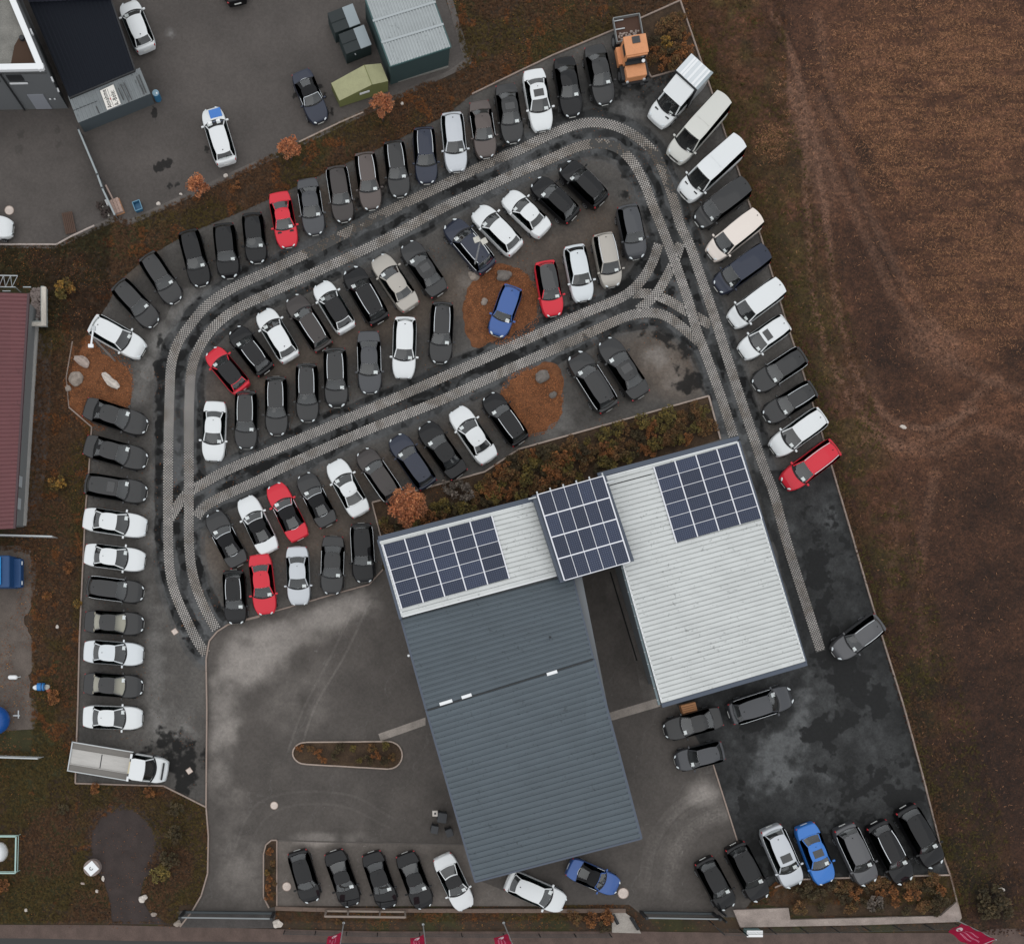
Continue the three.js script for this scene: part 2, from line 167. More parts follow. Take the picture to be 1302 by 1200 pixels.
const lotMap = tex(2048, 2048, (i, j) => {
  const mx = LOTRECT[0] + (i + .5) / 2048 * 1180, my = LOTRECT[1] + (j + .5) / 2048 * 1180;
  const w1 = 16 * (fbm(mx / 26, my / 26, 3) - .5), w2 = 16 * (fbm(mx / 26 + 50, my / 26 + 9, 3) - .5);
  const n = fbm(mx / 18 + 3, my / 18, 4), f = .72 + .56 * (vn(mx * 1.3, my * 1.3) * .5 + vn(mx / 2.2, my / 2.2) * .5), m = fbm(mx / 60, my / 60, 3);
  const L = lane(mx + w1 * .3, my + w2 * .3), E = east(mx + w1 * .3, my + w2 * .3), D = dirt(mx + w1, my + w2);
  let W = clamp(wet(mx + w1 * 1.6, my + w2 * 1.6)), Pp = clamp(pale(mx + w1 * 1.6, my + w2 * 1.6));
  W = sstep(.36, .66, W * .80 + (n - .5) * 1.0 + (fbm(mx / 7 + 11, my / 7, 3) - .5) * .75) * sstep(0, .2, W);
  Pp = Pp * sstep(.25, .7, n * .8 + Pp * .3);
  const bl = clamp(sstep(.50, .66, fbm(mx / 9 + 20, my / 9, 4) + .12 * (fbm(mx / 40, my / 40 + 70, 2) - .5)) * sstep(.1, .8, L) * .42 + laneDark(mx + w1 * .5, my + w2 * .5) * (.35 + .7 * n));
  let r = .097, g = .0885, b = .081;
  r = mix(r, .126, D); g = mix(g, .098, D); b = mix(b, .078, D);
  r = mix(r, .092, L); g = mix(g, .0935, L); b = mix(b, .095, L);
  r = mix(r, .040, E); g = mix(g, .042, E); b = mix(b, .043, E);
  const up = Pp * (E > .5 ? .095 : .10); r += up; g += up * .98; b += up * .95;
  const k = f * (.72 + .56 * m) * (.75 + .5 * n) * (1 - .90 * W) * (1 - bl);
  const lk = k * .98, tone = clamp(.36 + Pp * .75 + (fbm(mx / 30 + 31, my / 30, 3) - .5) * .5 + (fbm(mx / 8 + 31, my / 8, 5) - .5) * .95 * (.45 + Pp) - W * .85 + .12 * (vn(mx / 1.5, my / 1.5) - .5)), e = mix(.011, .110, tone * tone * (1.6 - .6 * tone)) * f; return [mix(r * lk, e * .98, E), mix(g * lk, e, E), mix(b * lk, e * 1.01, E)];
}, THREE.ClampToEdgeWrapping);
const gritFine = gray(512, 512, (i, j) => vn(i / 1.5, j / 1.5)); gritFine.repeat.set(40, 40);
struct('gravel_lot', sheet(LOT, .004, LOTRECT), new THREE.MeshStandardMaterial({ map: lotMap, roughness: .9, bumpMap: gritFine, bumpScale: .02 }));

const YRECT = [220, 640, 970, 1190];
const yPale = mask(YRECT, 750, 550, (x) => {
  for (let k = 0; k < 12; k++) { const t = k / 11; blob(x, mix(280, 460, t * t), mix(1000, 765, Math.sqrt(t)), 34, 34, 0, .4); } blob(x, 330, 830, 60, 44, -.6, .9); blob(x, 430, 775, 60, 22, -.3, .8); blob(x, 285, 920, 22, 110, 0, .6); blob(x, 380, 890, 50, 70, .5, .3);
   blob(x, 893, 1008, 32, 24, -.5, .6); blob(x, 915, 1035, 20, 18, 0, .45); blob(x, 300, 1090, 40, 90, 0, .35); blob(x, 420, 1066, 60, 14, 0, .5); blob(x, 780, 760, 14, 50, -.2, .25);
});
const yLines = mask(YRECT, 1500, 1100, (x) => { // tyre arcs
  for (const [q, al] of [[[[470, 765], [440, 830], [400, 900], [380, 960]], .30], [[[455, 762], [420, 835], [384, 905], [366, 955]], .22], [[[500, 1040], [440, 1010], [330, 1020], [290, 1100]], .16], [[[495, 1052], [430, 1024], [345, 1034], [303, 1104]], .14]]) stroke(x, smooth(q), 3, `rgba(255,255,255,${al})`);
  const A = [[900, 1000], [853, 1029], [824, 1073], [814, 1128]], B = [[926, 1037], [886, 1059], [862, 1101], [856, 1142]];
  for (let k = 0; k <= 13; k++) { const t = k / 13 + .05 * (vn(k * 3.3, 2) - .5), P = A.map((p, i) => [mix(p[0], B[i][0], t), mix(p[1], B[i][1], t)]), S = smooth(P, 8), al = .05 + .13 * vn(k * 1.7, 5); for (let i = 0; i < S.length - 1; i++) stroke(x, [S[i], S[i + 1]], 4 + 7 * vn(k * 2.1, 9), `rgba(255,255,255,${al * (1 - i / S.length * .75)})`); }
});
const yardMap = tex(1500, 1100, (i, j) => {
  const mx = YRECT[0] + (i + .5) / 2, my = YRECT[1] + (j + .5) / 2, w1 = 18 * (fbm(mx / 30, my / 30, 3) - .5), w2 = 18 * (fbm(mx / 30 + 50, my / 30 + 9, 3) - .5);
  const p = yPale(mx + w1, my + w2), n = fbm(mx / 24, my / 24, 4), f = .80 + .4 * (vn(mx * 1.3, my * 1.3) * .5 + vn(mx / 2.4, my / 2.4) * .5), spot = vn(mx / 3.1 + 9, my / 3.1) > .975 ? .05 : 0;
  const k = f * (.70 + .44 * n) * .92, crack = Math.abs(Math.sin((mx * .55 + my * .32) / 16 + 2 * (n - .5))) < .025 ? .018 : 0;
  const q = p * sstep(.15, .75, n * .7 + p * .45) + yLines(mx, my) * (.25 + .5 * vn(mx / 2, my / 2)); return [(.100 + .24 * q + spot + crack) * k, (.087 + .218 * q + spot + crack) * k, (.078 + .20 * q + spot + crack) * k];
}, THREE.ClampToEdgeWrapping);
const yardMat = new THREE.MeshStandardMaterial({ map: yardMap, roughness: .92, bumpMap: gritFine, bumpScale: .012 });
struct('asphalt_yard', sheet(YARD, .008, YRECT), yardMat);
const NRECT = [-40, -30, 610, 320];
const nSpots = mask(NRECT, 650, 350, (x) => { stroke(x, smooth([[200, 214], [206, 210], [214, 206]]), 11); for (const [a, b, r] of [[216, 237, 3.5], [224, 234, 3.5], [196, 142, 5], [197, 147, 4], [263, 190, 3.4], [375, 122, 4], [406, 110, 4], [412, 121, 4], [422, 141, 4], [26, 170, 6], [72, 165, 5], [75, 185, 5], [24, 190, 6]]) { x.beginPath(); x.ellipse(a, b, r * .8, r * 1.1, .3, 0, 7); x.fillStyle = a < 100 ? '#444' : '#eee'; x.fill(); } });
const nwMap = tex(1300, 700, (i, j) => {
  const mx = NRECT[0] + (i + .5) / 2, my = NRECT[1] + (j + .5) / 2, w = 4 * (vn(mx / 3, my / 3) - .5), n = fbm(mx / 40, my / 40, 4), f = .82 + .36 * (vn(mx * 1.3, my * 1.3) * .5 + vn(mx / 2.2, my / 2.2) * .5);
  const pl = Math.max(0, 1 - Math.hypot(mx - 216, my - 42) / 9) * .14 * vn(mx / 3, my / 3), k = .74 * f * (.75 + .5 * n) * (1 - .85 * nSpots(mx + w, my + w));
  return [.118 * k + pl, .102 * k + pl, .093 * k + pl];
}, THREE.MirroredRepeatWrapping);
struct('asphalt_yard', sheet(NWYARD, .004, NRECT), new THREE.MeshStandardMaterial({ map: nwMap, roughness: .92, bumpMap: gritFine, bumpScale: .012 }));

// kerb-side paving strip of the upper yard, customer bays, street, slabs
const concreteMap = tex(512, 512, (i, j) => { const n = fbm(i / 40, j / 40, 4), f = .8 + .4 * vn(i / 2, j / 2); const k = f * (.7 + .6 * n); return [.5 * k, .48 * k, .46 * k]; }); concreteMap.repeat.set(1 / 8, 1 / 8);
const conc = (r, g, b) => new THREE.MeshStandardMaterial({ map: concreteMap, color: lin(r, g, b), roughness: .95, bumpMap: grit, bumpScale: .01 });
const M = { kerb: conc(.62, .50, .44), kerbPale: conc(.8, .66, .58), slab: conc(.82, .72, .68), paving: conc(.22, .2, .19), dark: std([.015, .016, .018], .6), steel: std([.42, .44, .46], .4, .8), galv: std([.5, .52, .53], .55, .5), white: std([.78, .79, .8], .5), wood: std([.42, .2, .09], .8), rubber: std([.012, .012, .012], .9) };
struct('pavement', sheet([[-40, 315], [72, 316], [95, 305], [148, 281], [162, 288], [330, 211], [430, 163], [515, 122], [592, 86], [600, 80], [573, -10], [565, -10], [590, 76], [570, 90], [515, 113], [430, 154], [330, 202], [162, 280], [148, 273], [92, 298], [72, 309], [-40, 309]], .008), M.paving);
struct('parking_bay', sheet([[352, 1068], [470, 1071], [591, 1074], [598, 1100], [606, 1118], [690, 1152], [352, 1152]], .012, YRECT), new THREE.MeshStandardMaterial({ map: yardMap, color: lin(1.5, 1.48, 1.46), roughness: .92 }));
struct('pavement', sheet([[-400, 1174], [140, 1176], [228, 1178], [347, 1181], [480, 1184], [815, 1184], [950, 1186], [1240, 1186], [1302, 1172], [1700, 1160], [1700, 1400], [-400, 1400]], .012), new THREE.MeshStandardMaterial({ map: concreteMap, color: lin(.19, .135, .118), roughness: .95 }));
struct('street', sheet([[-400, 1191], [44, 1193], [160, 1196], [400, 1198], [1302, 1210], [1700, 1200], [1700, 1500], [-400, 1500]], .016), std([.045, .043, .042], .95));
struct('pavement', sheet([[225, 1158], [350, 1158], [350, 1180], [228, 1179]], .018), conc(.13, .12, .118));
{ const p = []; for (let i = 0; i < 40; i++) { const a = i / 40 * Math.PI * 2; p.push([156 + 50 * Math.cos(a) * (1 + .06 * Math.sin(3 * a) + .05 * (vn(i * .9, 4) - .5)), 1072 + 52 * Math.sin(a) * (1 + .05 * Math.sin(2 * a + 1))]); } const em = conc(.078, .058, .055); struct('path', sheet(p, .008), em); struct('path', sheet([[126, 1100], [196, 1100], [182, 1120], [178, 1140], [190, 1160], [214, 1175], [142, 1175], [140, 1150], [134, 1128]], .004), em); }
struct('paving_band', sheet([[481, 933], [541, 912], [541, 922], [484, 942]], .013), conc(.55, .5, .46));
struct('paving_band', sheet([[775, 906], [835, 888], [840, 898], [778, 916]], .013), conc(.55, .5, .46));
struct('drain_channel', sheet([[775, 727], [777, 727], [811, 840], [809, 840]], .013), std([.006, .006, .006], .9));
struct('footway', sheet([[782, 727], [800, 727], [836, 890], [818, 890]], .012), conc(.2, .185, .175));
struct('gravel_yard', sheet([[-400, 690], ...ragged([[28, 694], [40, 706], [47, 722], [46, 748], [38, 772], [33, 792], [40, 815], [44, 835], [38, 858], [41, 885], [46, 920], [42, 942], [30, 953]], 9).slice(0, 90), [-400, 955]], .003), conc(.21, .175, .155));
struct('gravel_yard', sheet([[40, 420], [66, 430], [62, 560], [50, 660], [30, 664]], .003), conc(.16, .125, .11));

// kerbs: metre-long stones with open joints
function kerb(pts, mat = M.kerb, w = .11, h = .11, close = false) {
  const g = []; const q = close ? pts.concat([pts[0]]) : pts;
  for (let i = 0; i < q.length - 1; i++) { const a = G(...q[i]), b = G(...q[i + 1]), L = a.distanceTo(b), n = Math.max(1, Math.round(L)), ang = -Math.atan2(b.z - a.z, b.x - a.x); for (let k = 0; k < n; k++) { const t = (k + .5) / n; g.push(box(L / n - .012, h + .1, w, mix(a.x, b.x, t), h / 2 - .05 + rr(-.006, .006), mix(a.z, b.z, t) + rr(-.006, .006), ang)); } }
  return struct('kerb', merge(g), mat);
}
kerb(LOT.slice(0, 18)); kerb([[1208, 1112], [1222, 1166]]); kerb([[1208, 1112], [1100, 1115], [1010, 1118], [985, 1128]], M.kerbPale);
kerb([[865, 1], [779, 39], [702, 71], [660, 91], [600, 120]], M.kerb); kerb([[822, 88], [828, 98.5], [862, 89]], M.kerb);
kerb(LOT.slice(33, 50), M.kerb);
kerb([[473, 639], [616, 600], [660, 571], [901, 503.5], [916, 558.5]], M.kerbPale, .12); kerb([[473, 639], [484.6, 684]], M.kerbPale, .1); kerb([[487, 724], [469.4, 743], [436.5, 752], [353, 776], [290, 794]], M.kerb, .09);
kerb([[262, 1026], [265, 1062], [264, 1110], [256, 1138], [245, 1157], [229, 1178]], M.kerb); kerb(ISLAND, M.kerbPale, .1, .12, true); kerb([[352, 1152], [352, 1068], [345, 1068], [338, 1074], [335, 1086], [335, 1140], [342, 1154]], M.kerb, .1);
kerb([[352, 1068.5], [470, 1071.5], [591, 1074]], M.paving, .1, .03); kerb([[907, 972], [937.6, 1068.6], [950, 1100]], M.kerb, .1, .06);
kerb([[-60, 311], [72, 311], [92, 300], [120, 287]], M.slab, .12, .1); kerb([[380, 181], [405, 169], [430, 157], [462, 143]], M.kerbPale, .1, .1); kerb([[92, 434], [84, 480], [87.5, 518], [116.6, 543]], M.kerb, .08, .06); kerb([[350, 1154], [420, 1156], [600, 1157], [795, 1157]], conc(.3, .22, .18), .3, .25);

// wheel tracks of grid pavers: a dark bed with concrete blocks standing in a chequer
{ const bed = [], blocks = [], cols = [], used = new Map(), key = (x, z) => Math.round(x / .1) * 100003 + Math.round(z / .1);
  const bx0 = box(.099, .026, .099).toNonIndexed(), bp = bx0.attributes.position, keep = []; for (let t = 0; t < bp.count; t += 3) { if (bp.getY(t) < 0 && bp.getY(t + 1) < 0 && bp.getY(t + 2) < 0) continue; keep.push(t, t + 1, t + 2); }
  const pos = [], nor = [], col = [], nn = bx0.attributes.normal;
  STRIPS.forEach((s, si) => {
    const P = s.map((p) => G(...p)), cum = [0]; for (let i = 1; i < P.length; i++) cum.push(cum[i - 1] + P[i].distanceTo(P[i - 1]));
    const L = cum[cum.length - 1], bp2 = [], idx = [];
    const at = (d) => { let i = 1; while (i < P.length - 1 && cum[i] < d) i++; const t = clamp((d - cum[i - 1]) / (cum[i] - cum[i - 1])); const p = P[i - 1].clone().lerp(P[i], t), a = P[Math.max(0, i - 2)], b = P[Math.min(P.length - 1, i + 1)], dir = b.clone().sub(a).normalize(); return [p, dir]; };
    const n = Math.ceil(L / .4);
    for (let i = 0; i <= n; i++) { const [p, d] = at(L * i / n); for (const sd of [-.375, .375]) bp2.push(p.x - d.z * sd, .012 + si * .004, p.z + d.x * sd); if (i < n) { const k = i * 2; idx.push(k, k + 1, k + 2, k + 1, k + 3, k + 2); } }
    const g = new THREE.BufferGeometry(); g.setAttribute('position', new THREE.Float32BufferAttribute(bp2, 3)); g.setAttribute('uv', new THREE.Float32BufferAttribute(new Float32Array(bp2.length / 3 * 2), 2)); g.setIndex(idx); g.computeVertexNormals(); bed.push(g);
    const m = Math.floor(L / .106);
    for (let i = 0; i < m; i++) { const [p, d] = at(i * .106 + .05); for (let c = 0; c < 7; c++) { if ((i + c) % 2) continue; const o = (c - 3) * .106, x = p.x - d.z * o, z = p.z + d.x * o; let hit = false; if (si) for (let a = -1; a <= 1 && !hit; a++) for (let b = -1; b <= 1; b++) { const w = used.get(key(x + a * .1, z + b * .1)); if (w && Math.hypot(w[0] - x, w[1] - z) < .094) { hit = true; break; } } if (hit) continue; blocks.push([x, z, d, si, i]); }
    }
    for (const b of blocks) if (b[3] === si) used.set(key(b[0], b[1]), [b[0], b[1]]);
  });
  const upY = STRIPS.length * .004;
  for (const [x, z, d, si, i] of blocks) {
    const mx = x * SC + MAPX, my = z * SC + MAPY, worn = sstep(.52, .62, fbm(mx / 22 + 5, my / 22, 3)), a = [[470, 285, 130], [740, 420, 62], [850, 230, 60], [760, 185, 60], [620, 208, 40]].reduce((s, [cx, cy, r]) => Math.max(s, si % 2 === (cy === 185 ? 1 : cy === 420 ? 1 : 0) ? sstep(r, r * .5, Math.hypot(mx - cx, my - cy)) : 0), 0);
    const dirty = clamp(a * (.4 + .9 * worn) + .55 * worn * vn(mx / 6, my / 6)); if (dirty > .66 && vn(mx / 3, my / 3) > .45) continue;
    const k = (.35 + .12 * vn(i / 4 + si * 50, 3) + .16 * (vn(mx / 2.1, my / 2.1) - .5)) * (1 - .72 * dirty) * (.80 + .35 * fbm(mx / 40, my / 40 + 33, 2)), sink = dirty * .012;
    for (const t of keep) { const bx = bp.getX(t), by = bp.getY(t), bz = bp.getZ(t); pos.push(x + d.x * bx - d.z * bz, .028 + upY - .015 + by - sink, z + d.z * bx + d.x * bz); const nx = nn.getX(t), nz = nn.getZ(t); nor.push(d.x * nx - d.z * nz, nn.getY(t), d.z * nx + d.x * nz); col.push(k, k * mix(.93, .80, dirty), k * mix(.87, .62, dirty)); }
  }
  const track = struct('wheel_track', merge(bed), std([.060, .058, .056], .95));
  const g = new THREE.BufferGeometry(); g.setAttribute('position', new THREE.Float32BufferAttribute(pos, 3)); g.setAttribute('normal', new THREE.Float32BufferAttribute(nor, 3)); g.setAttribute('color', new THREE.Float32BufferAttribute(col, 3));
  const pv = part('grid_paver', g, new THREE.MeshStandardMaterial({ vertexColors: true, roughness: .95 }), track); pv.userData.kind = 'stuff';
}
// beds
const mulchMap = tex(512, 512, (i, j) => { const n = fbm(i / 30, j / 30, 4), f = vn(i / 1.6, j / 1.6), c = vn(i / 4, j / 4); const k = (.4 + .8 * n) * (.45 + 1.1 * f * (.5 + .5 * c)); return [.25 * k, .098 * k, .040 * k]; }); mulchMap.repeat.set(1 / 7, 1 / 7);
const mulch = new THREE.MeshStandardMaterial({ map: mulchMap, roughness: 1, bumpMap: grit, bumpScale: .05 });
const soil = new THREE.MeshStandardMaterial({ map: mulchMap, color: lin(.36, .55, .75), roughness: 1, bumpMap: grit, bumpScale: .06 });
struct('mulch_bed', sheet(ragged([[590, 385], [598, 362], [612, 345], [640, 337], [668, 348], [684, 375], [682, 402], [660, 420], [628, 434], [602, 440], [590, 420]], 6), .010), mulch);
struct('mulch_bed', sheet(ragged([[632, 505], [655, 480], [690, 463], [712, 466], [716, 490], [712, 530], [694, 545], [668, 556], [655, 560], [640, 545], [630, 520]], 6), .010), mulch);
struct('mulch_bed', sheet(ragged([[93, 440], [112, 428], [130, 447], [155, 462], [169, 478], [166, 500], [160, 517], [130, 516], [117, 543], [88, 518], [86, 480]], 5), .010), mulch);
struct('planting_bed', sheet(BED, .02), soil); struct('planting_bed', sheet(ISLAND, .06), soil);
struct('planting_bed', sheet([[337, 1075], [345, 1069], [351, 1069], [351, 1152], [344, 1154], [336, 1140]], .04), soil);
struct('planting_bed', sheet([[822, 88], [828, 98], [862, 89], [888, 71], [865, 2], [800, 30]], .012), soil);
struct('planting_bed', sheet([[985, 1128], [1010, 1119], [1100, 1116], [1207, 1113], [1214, 1145], [1195, 1163], [1110, 1164], [1012, 1164], [1000, 1155], [975, 1150]], .02), soil);
struct('planting_bed', sheet([[352, 1158], [790, 1158], [790, 1180], [480, 1182], [360, 1180]], .02), groundMat);

// ------------------------------------------------------------------ buildings
const V3 = (a, b, c) => new THREE.Vector3(a, b, c);
const quad = (a, b, c, d) => { const g = new THREE.BufferGeometry(); g.setAttribute('position', new THREE.Float32BufferAttribute([a, b, c, a, c, d].flatMap((p) => [p.x, p.y, p.z]), 3)); g.setAttribute('uv', new THREE.Float32BufferAttribute([0, 0, 1, 0, 1, 1, 0, 0, 1, 1, 0, 1], 2)); g.computeVertexNormals(); return g; };
// trapezoid sheeting: ribs run from A to B, spaced along A to D
function sheeting(A, B, C, D, pitch, depth, crest = .35, lip = .12) {
  const n = Math.max(2, Math.round(A.distanceTo(D) / pitch)), out = [], up = B.clone().sub(A).cross(D.clone().sub(A)).normalize(); if (up.y < 0) up.negate();
  const prof = []; for (let i = 0; i < n; i++) { const e = (1 - crest) / 2; prof.push([(i) / n, 0], [(i + e - lip) / n, 0], [(i + e) / n, depth], [(i + e + crest) / n, depth], [(i + e + crest + lip) / n, 0]); } prof.push([1, 0]);
  const at = (u, t, h) => A.clone().lerp(D, t).lerp(B.clone().lerp(C, t), u).addScaledVector(up, h);
  for (let i = 0; i < prof.length - 1; i++) { const [t0, h0] = prof[i], [t1, h1] = prof[i + 1]; out.push(quad(at(0, t0, h0), at(0, t1, h1), at(1, t1, h1), at(1, t0, h0))); }
  const R = merge(out), rp = R.attributes.position; for (let i = 0; i < rp.count; i++) R.attributes.uv.setXY(i, rp.getX(i) / 14, rp.getZ(i) / 14); return R;
}
function wallsOf(pts, y0, y1) { const g = []; pts.forEach((p, i) => { const q = pts[(i + 1) % pts.length]; g.push(quad(V3(p.x, y0, p.z), V3(q.x, y0, q.z), V3(q.x, y1, q.z), V3(p.x, y1, p.z))); }); return merge(g); }
function slab(pts, y0, y1) { const s = new THREE.Shape(pts.map((p) => new THREE.Vector2(p.x, -p.z))); const g = new THREE.ExtrudeGeometry(s, { depth: y1 - y0, bevelEnabled: false }); g.rotateX(-Math.PI / 2); g.translate(0, y0, 0); return g; }
const inset = (pts, d) => { const c = pts.reduce((s, p) => s.add(p), V3(0, 0, 0)).divideScalar(pts.length); return pts.map((p) => { const v = p.clone().sub(c); v.y = 0; const l = v.length(); return p.clone().addScaledVector(v, -d * 1.4 / l); }); };
const streak = tex(1024, 1024, (i, j) => { const n = fbm(i / 70, j / 26, 4), m = fbm(i / 190 + 4, j / 190, 3), f = vn(i / 2, j / 2), sp = sstep(.80, .92, vn(i / 7 + 90, j / 9)) * sstep(.5, .62, fbm(i / 60 + 30, j / 60, 3)); const k = (.84 + .14 * (n - .5) + .14 * (m - .5) + .05 * f) * (1 - .32 * sp); return [k, k, k * .99]; });
const roofWhite = std([.64, .655, .65], .55, 0, { map: streak, bumpMap: grit, bumpScale: .002 }), roofSlate = std([.084, .107, .127], .5, .1, { map: streak }), roofBlack = new THREE.MeshPhysicalMaterial({ color: lin(.0085, .0105, .016), roughness: .6, specularIntensity: .25 }), trimSlate = std([.07, .085, .115], .5, .2), wallGrey = std([.16, .17, .18], .7), glassWin = new THREE.MeshPhysicalMaterial({ color: lin(.02, .025, .03), roughness: .05, clearcoat: 1 });
const line2 = (a, b, w, h) => { const L = a.distanceTo(b), g = new THREE.BoxGeometry(L, h, w), q = new THREE.Quaternion().setFromRotationMatrix(new THREE.Matrix4().makeBasis(b.clone().sub(a).normalize(), b.clone().sub(a).cross(V3(0, 1, 0)).normalize().cross(b.clone().sub(a).normalize()).normalize(), b.clone().sub(a).cross(V3(0, 1, 0)).normalize())); g.applyQuaternion(q); g.translate((a.x + b.x) / 2, (a.y + b.y) / 2, (a.z + b.z) / 2); return g; };
const cellMap = (() => { const c = 24, w = 6 * c, h = 10 * c; return tex(w, h, (i, j) => { const x = i % c, y = j % c, e = Math.min(x, c - 1 - x, y, c - 1 - y), dia = Math.min(x, c - x) + Math.min(y, c - y); if (dia < 5) return [.13, .15, .20]; if (e < 1) return [.045, .055, .09]; const bus = Math.abs(x - 8) < 1 || Math.abs(x - 16) < 1; const n = .8 + .4 * vn(i / 9, j / 9); return bus ? [.03, .042, .085] : [.017 * n, .025 * n, .052 * n]; }); })();
const panelMats = [1, .82, 1.2, .95].map((k) => new THREE.MeshPhysicalMaterial({ map: cellMap, color: lin(k, k, k), roughness: .35, specularIntensity: .15, clearcoat: .55, clearcoatRoughness: .06 }));
const frameMat = std([.72, .72, .76], .45, .3);
// an array of panels on a roof quad: A -> B columns, A -> D rows; panels are turned when portrait
function solarArray(name, label, A, B, C, D, nc, nr, portrait, lift, extra = 0) {
  const up = B.clone().sub(A).cross(D.clone().sub(A)).normalize(); if (up.y < 0) up.negate();
  const t = thing(name, label, 'solar panels'); const at = (u, v, h) => A.clone().lerp(B, u).lerp(D.clone().lerp(C, u), v).addScaledVector(up, h);
  const fr = []; for (let c = 0; c <= nc; c++) { const thick = portrait ? (c === 0 || c === nc ? .13 : .04) : .085; if (portrait && c > 0 && c < nc || !portrait || extra) fr.push(line2(at(c / nc, 0, lift), at(c / nc, 1, lift), thick, .06)); }
  for (let r = portrait ? 0 : 1; r <= (portrait ? nr : nr - 1); r++) fr.push(line2(at(0, r / nr, lift + .004), at(1, r / nr, lift + .004), portrait ? (r === 0 || r === nr ? .06 : .09) : .036, .06));
  part('rail_frame', merge(fr), frameMat, t);
  for (let c = 0; c < nc; c++) for (let r = 0; r < nr; r++) {
    const g = 1 / nc * .028, k = 1 / nr * .028, p = [at(c / nc + g, r / nr + k, lift), at((c + 1) / nc - g, r / nr + k, lift), at((c + 1) / nc - g, (r + 1) / nr - k, lift), at(c / nc + g, (r + 1) / nr - k, lift)];
    const q = p.map((v) => v.clone().addScaledVector(up, .035)), top = quad(q[3], q[2], q[1], q[0]); if (!portrait) top.setAttribute('uv', new THREE.Float32BufferAttribute([0, 0, 0, 1, 1, 1, 0, 0, 1, 1, 1, 0], 2));
    const side = []; for (let e = 0; e < 4; e++) { const s = quad(p[e], p[(e + 1) % 4], q[(e + 1) % 4], q[e]); s.attributes.uv.array.fill(.02); side.push(s); }
    part('panel', merge([top, ...side]), panelMats[Math.floor(rnd() * 4)], t);
  }
  return t;
}
// west hall: white solar roof to the north, slate roofs with a ridge to the south
{
  const hE = 5.0, hR = 5.9, hW = 5.35;
  const t = thing('dealer_hall', 'long hall with slate-blue ribbed roof and a white north end carrying solar panels', 'building');
  const A = G(483, 688, hW), B = G(692, 634, hW), C = G(719, 729, hW), D = G(511, 785, hW);
  part('white_roof', sheeting(A, B, C, D, .36, .09, .74, .04), roofWhite, t).userData.label = 'white ribbed roof at the north end';
  const E = G(511, 786.5, hE), F = G(727, 730.5, hE), R1 = G(543, 903, hR), R2 = G(754.5, 838, hR), H1 = G(605, 1120.5, hE), H2 = G(815, 1065, hE);
  part('slate_roof', sheeting(E, F, R2, R1, .41, .055, .60, .06), roofSlate, t); part('slate_roof', sheeting(R1, R2.clone().add(V3(.06, 0, 0)), H2, H1, .41, .055, .60, .06), roofSlate, t);
  const drop = (p, d) => V3(p.x, p.y + d, p.z), tr = [];
  const out = (a, b, wd, hh, dy) => tr.push(line2(drop(a, dy), drop(b, dy), wd, hh));
  out(G(481, 685, hW), G(690, 631.5, hW), .34, .22, -.04); out(G(481, 686, hW), G(509.5, 787, hW), .22, .22, -.06); out(G(510, 787, hE), G(542, 903, hR), .16, .2, -.05); out(G(542, 903, hR), G(604.5, 1121, hE), .16, .2, -.05);
  out(G(727.5, 731, hE), G(754.5, 838, hR), .14, .2, -.05); out(G(755, 838, hR), G(815.5, 1066, hE), .20, .2, -.05); out(G(604, 1121.3, hE), G(816, 1066, hE), .14, .18, -.06); part('roof_trim', merge(tr), trimSlate, t);
  part('white_flashing', merge([line2(G(483, 690, hW + .05), G(692, 636, hW + .05), .2, .04), line2(G(484.5, 689, hW + .05), G(511.5, 784, hW + .05), .12, .04), line2(G(511.5, 782, hW + .06), G(720, 726, hW + .06), .34, .05)]), M.white, t);
  part('gutter_gap', line2(G(510, 785.5, hE + .12), G(722, 728.5, hE + .12), .06, .1), M.dark, t);
  part('ridge_gap', line2(drop(R1, .075), drop(R2, .075), .085, .03), M.dark, t);
  for (const [a, b, c, d] of [[559, 895.5, 575, 890.5], [587, 887, 599.5, 883], [695.5, 857.5, 708.5, 853.5]]) part('ridge_vent', line2(G(a, b, hR + .12), G(c, d, hR + .12), .22, .12), M.white, t);
  part('roof_pipe', cyl(.07, .07, .3, 8, G(699.5, 810, 5.6).x, 5.65, G(699.5, 810, 5.6).z), M.dark, t);
  part('roof_clip', cyl(.09, .09, .12, 8, G(519.5, 833.5, 5.1).x, 5.15, G(519.5, 833.5, 5.1).z), M.white, t);
  const fp = [G(486, 690, hE), G(722, 629, hE), G(746, 722, hE), G(810, 1060, hE), G(609, 1115, hE)].map((p) => V3(p.x, 0, p.z));
  const ft = inset(fp, .45); part('wall', wallsOf(ft, 0, 4.85), wallGrey, t); part('ceiling', slab(ft, 4.72, 4.84), wallGrey, t);
  const s0 = ft[4], s1 = ft[3]; for (let k = 0; k < 6; k++) { const a = s0.clone().lerp(s1, (k + .12) / 6), b = s0.clone().lerp(s1, (k + .88) / 6); a.y = b.y = 1.6; part('window', line2(a, b, .08, 2.6), glassWin, t); }
  const w0 = ft[0], w1 = ft[4]; for (let k = 0; k < 5; k++) { const a = w0.clone().lerp(w1, (k + .25) / 5), b = w0.clone().lerp(w1, (k + .72) / 5); a.y = b.y = 1.75; part('garage_door', line2(a, b, .08, 3.4), std([.45, .46, .47], .6), t); }
  const at = (x, y) => G(x, y, hW + .06);
  solarArray('solar_array', 'landscape solar panels in five columns on the west hall roof corner', at(486.5, 692.5), at(625, 656), at(647.5, 735.5), at(511, 774), 5, 5, false, .09, 1);
}
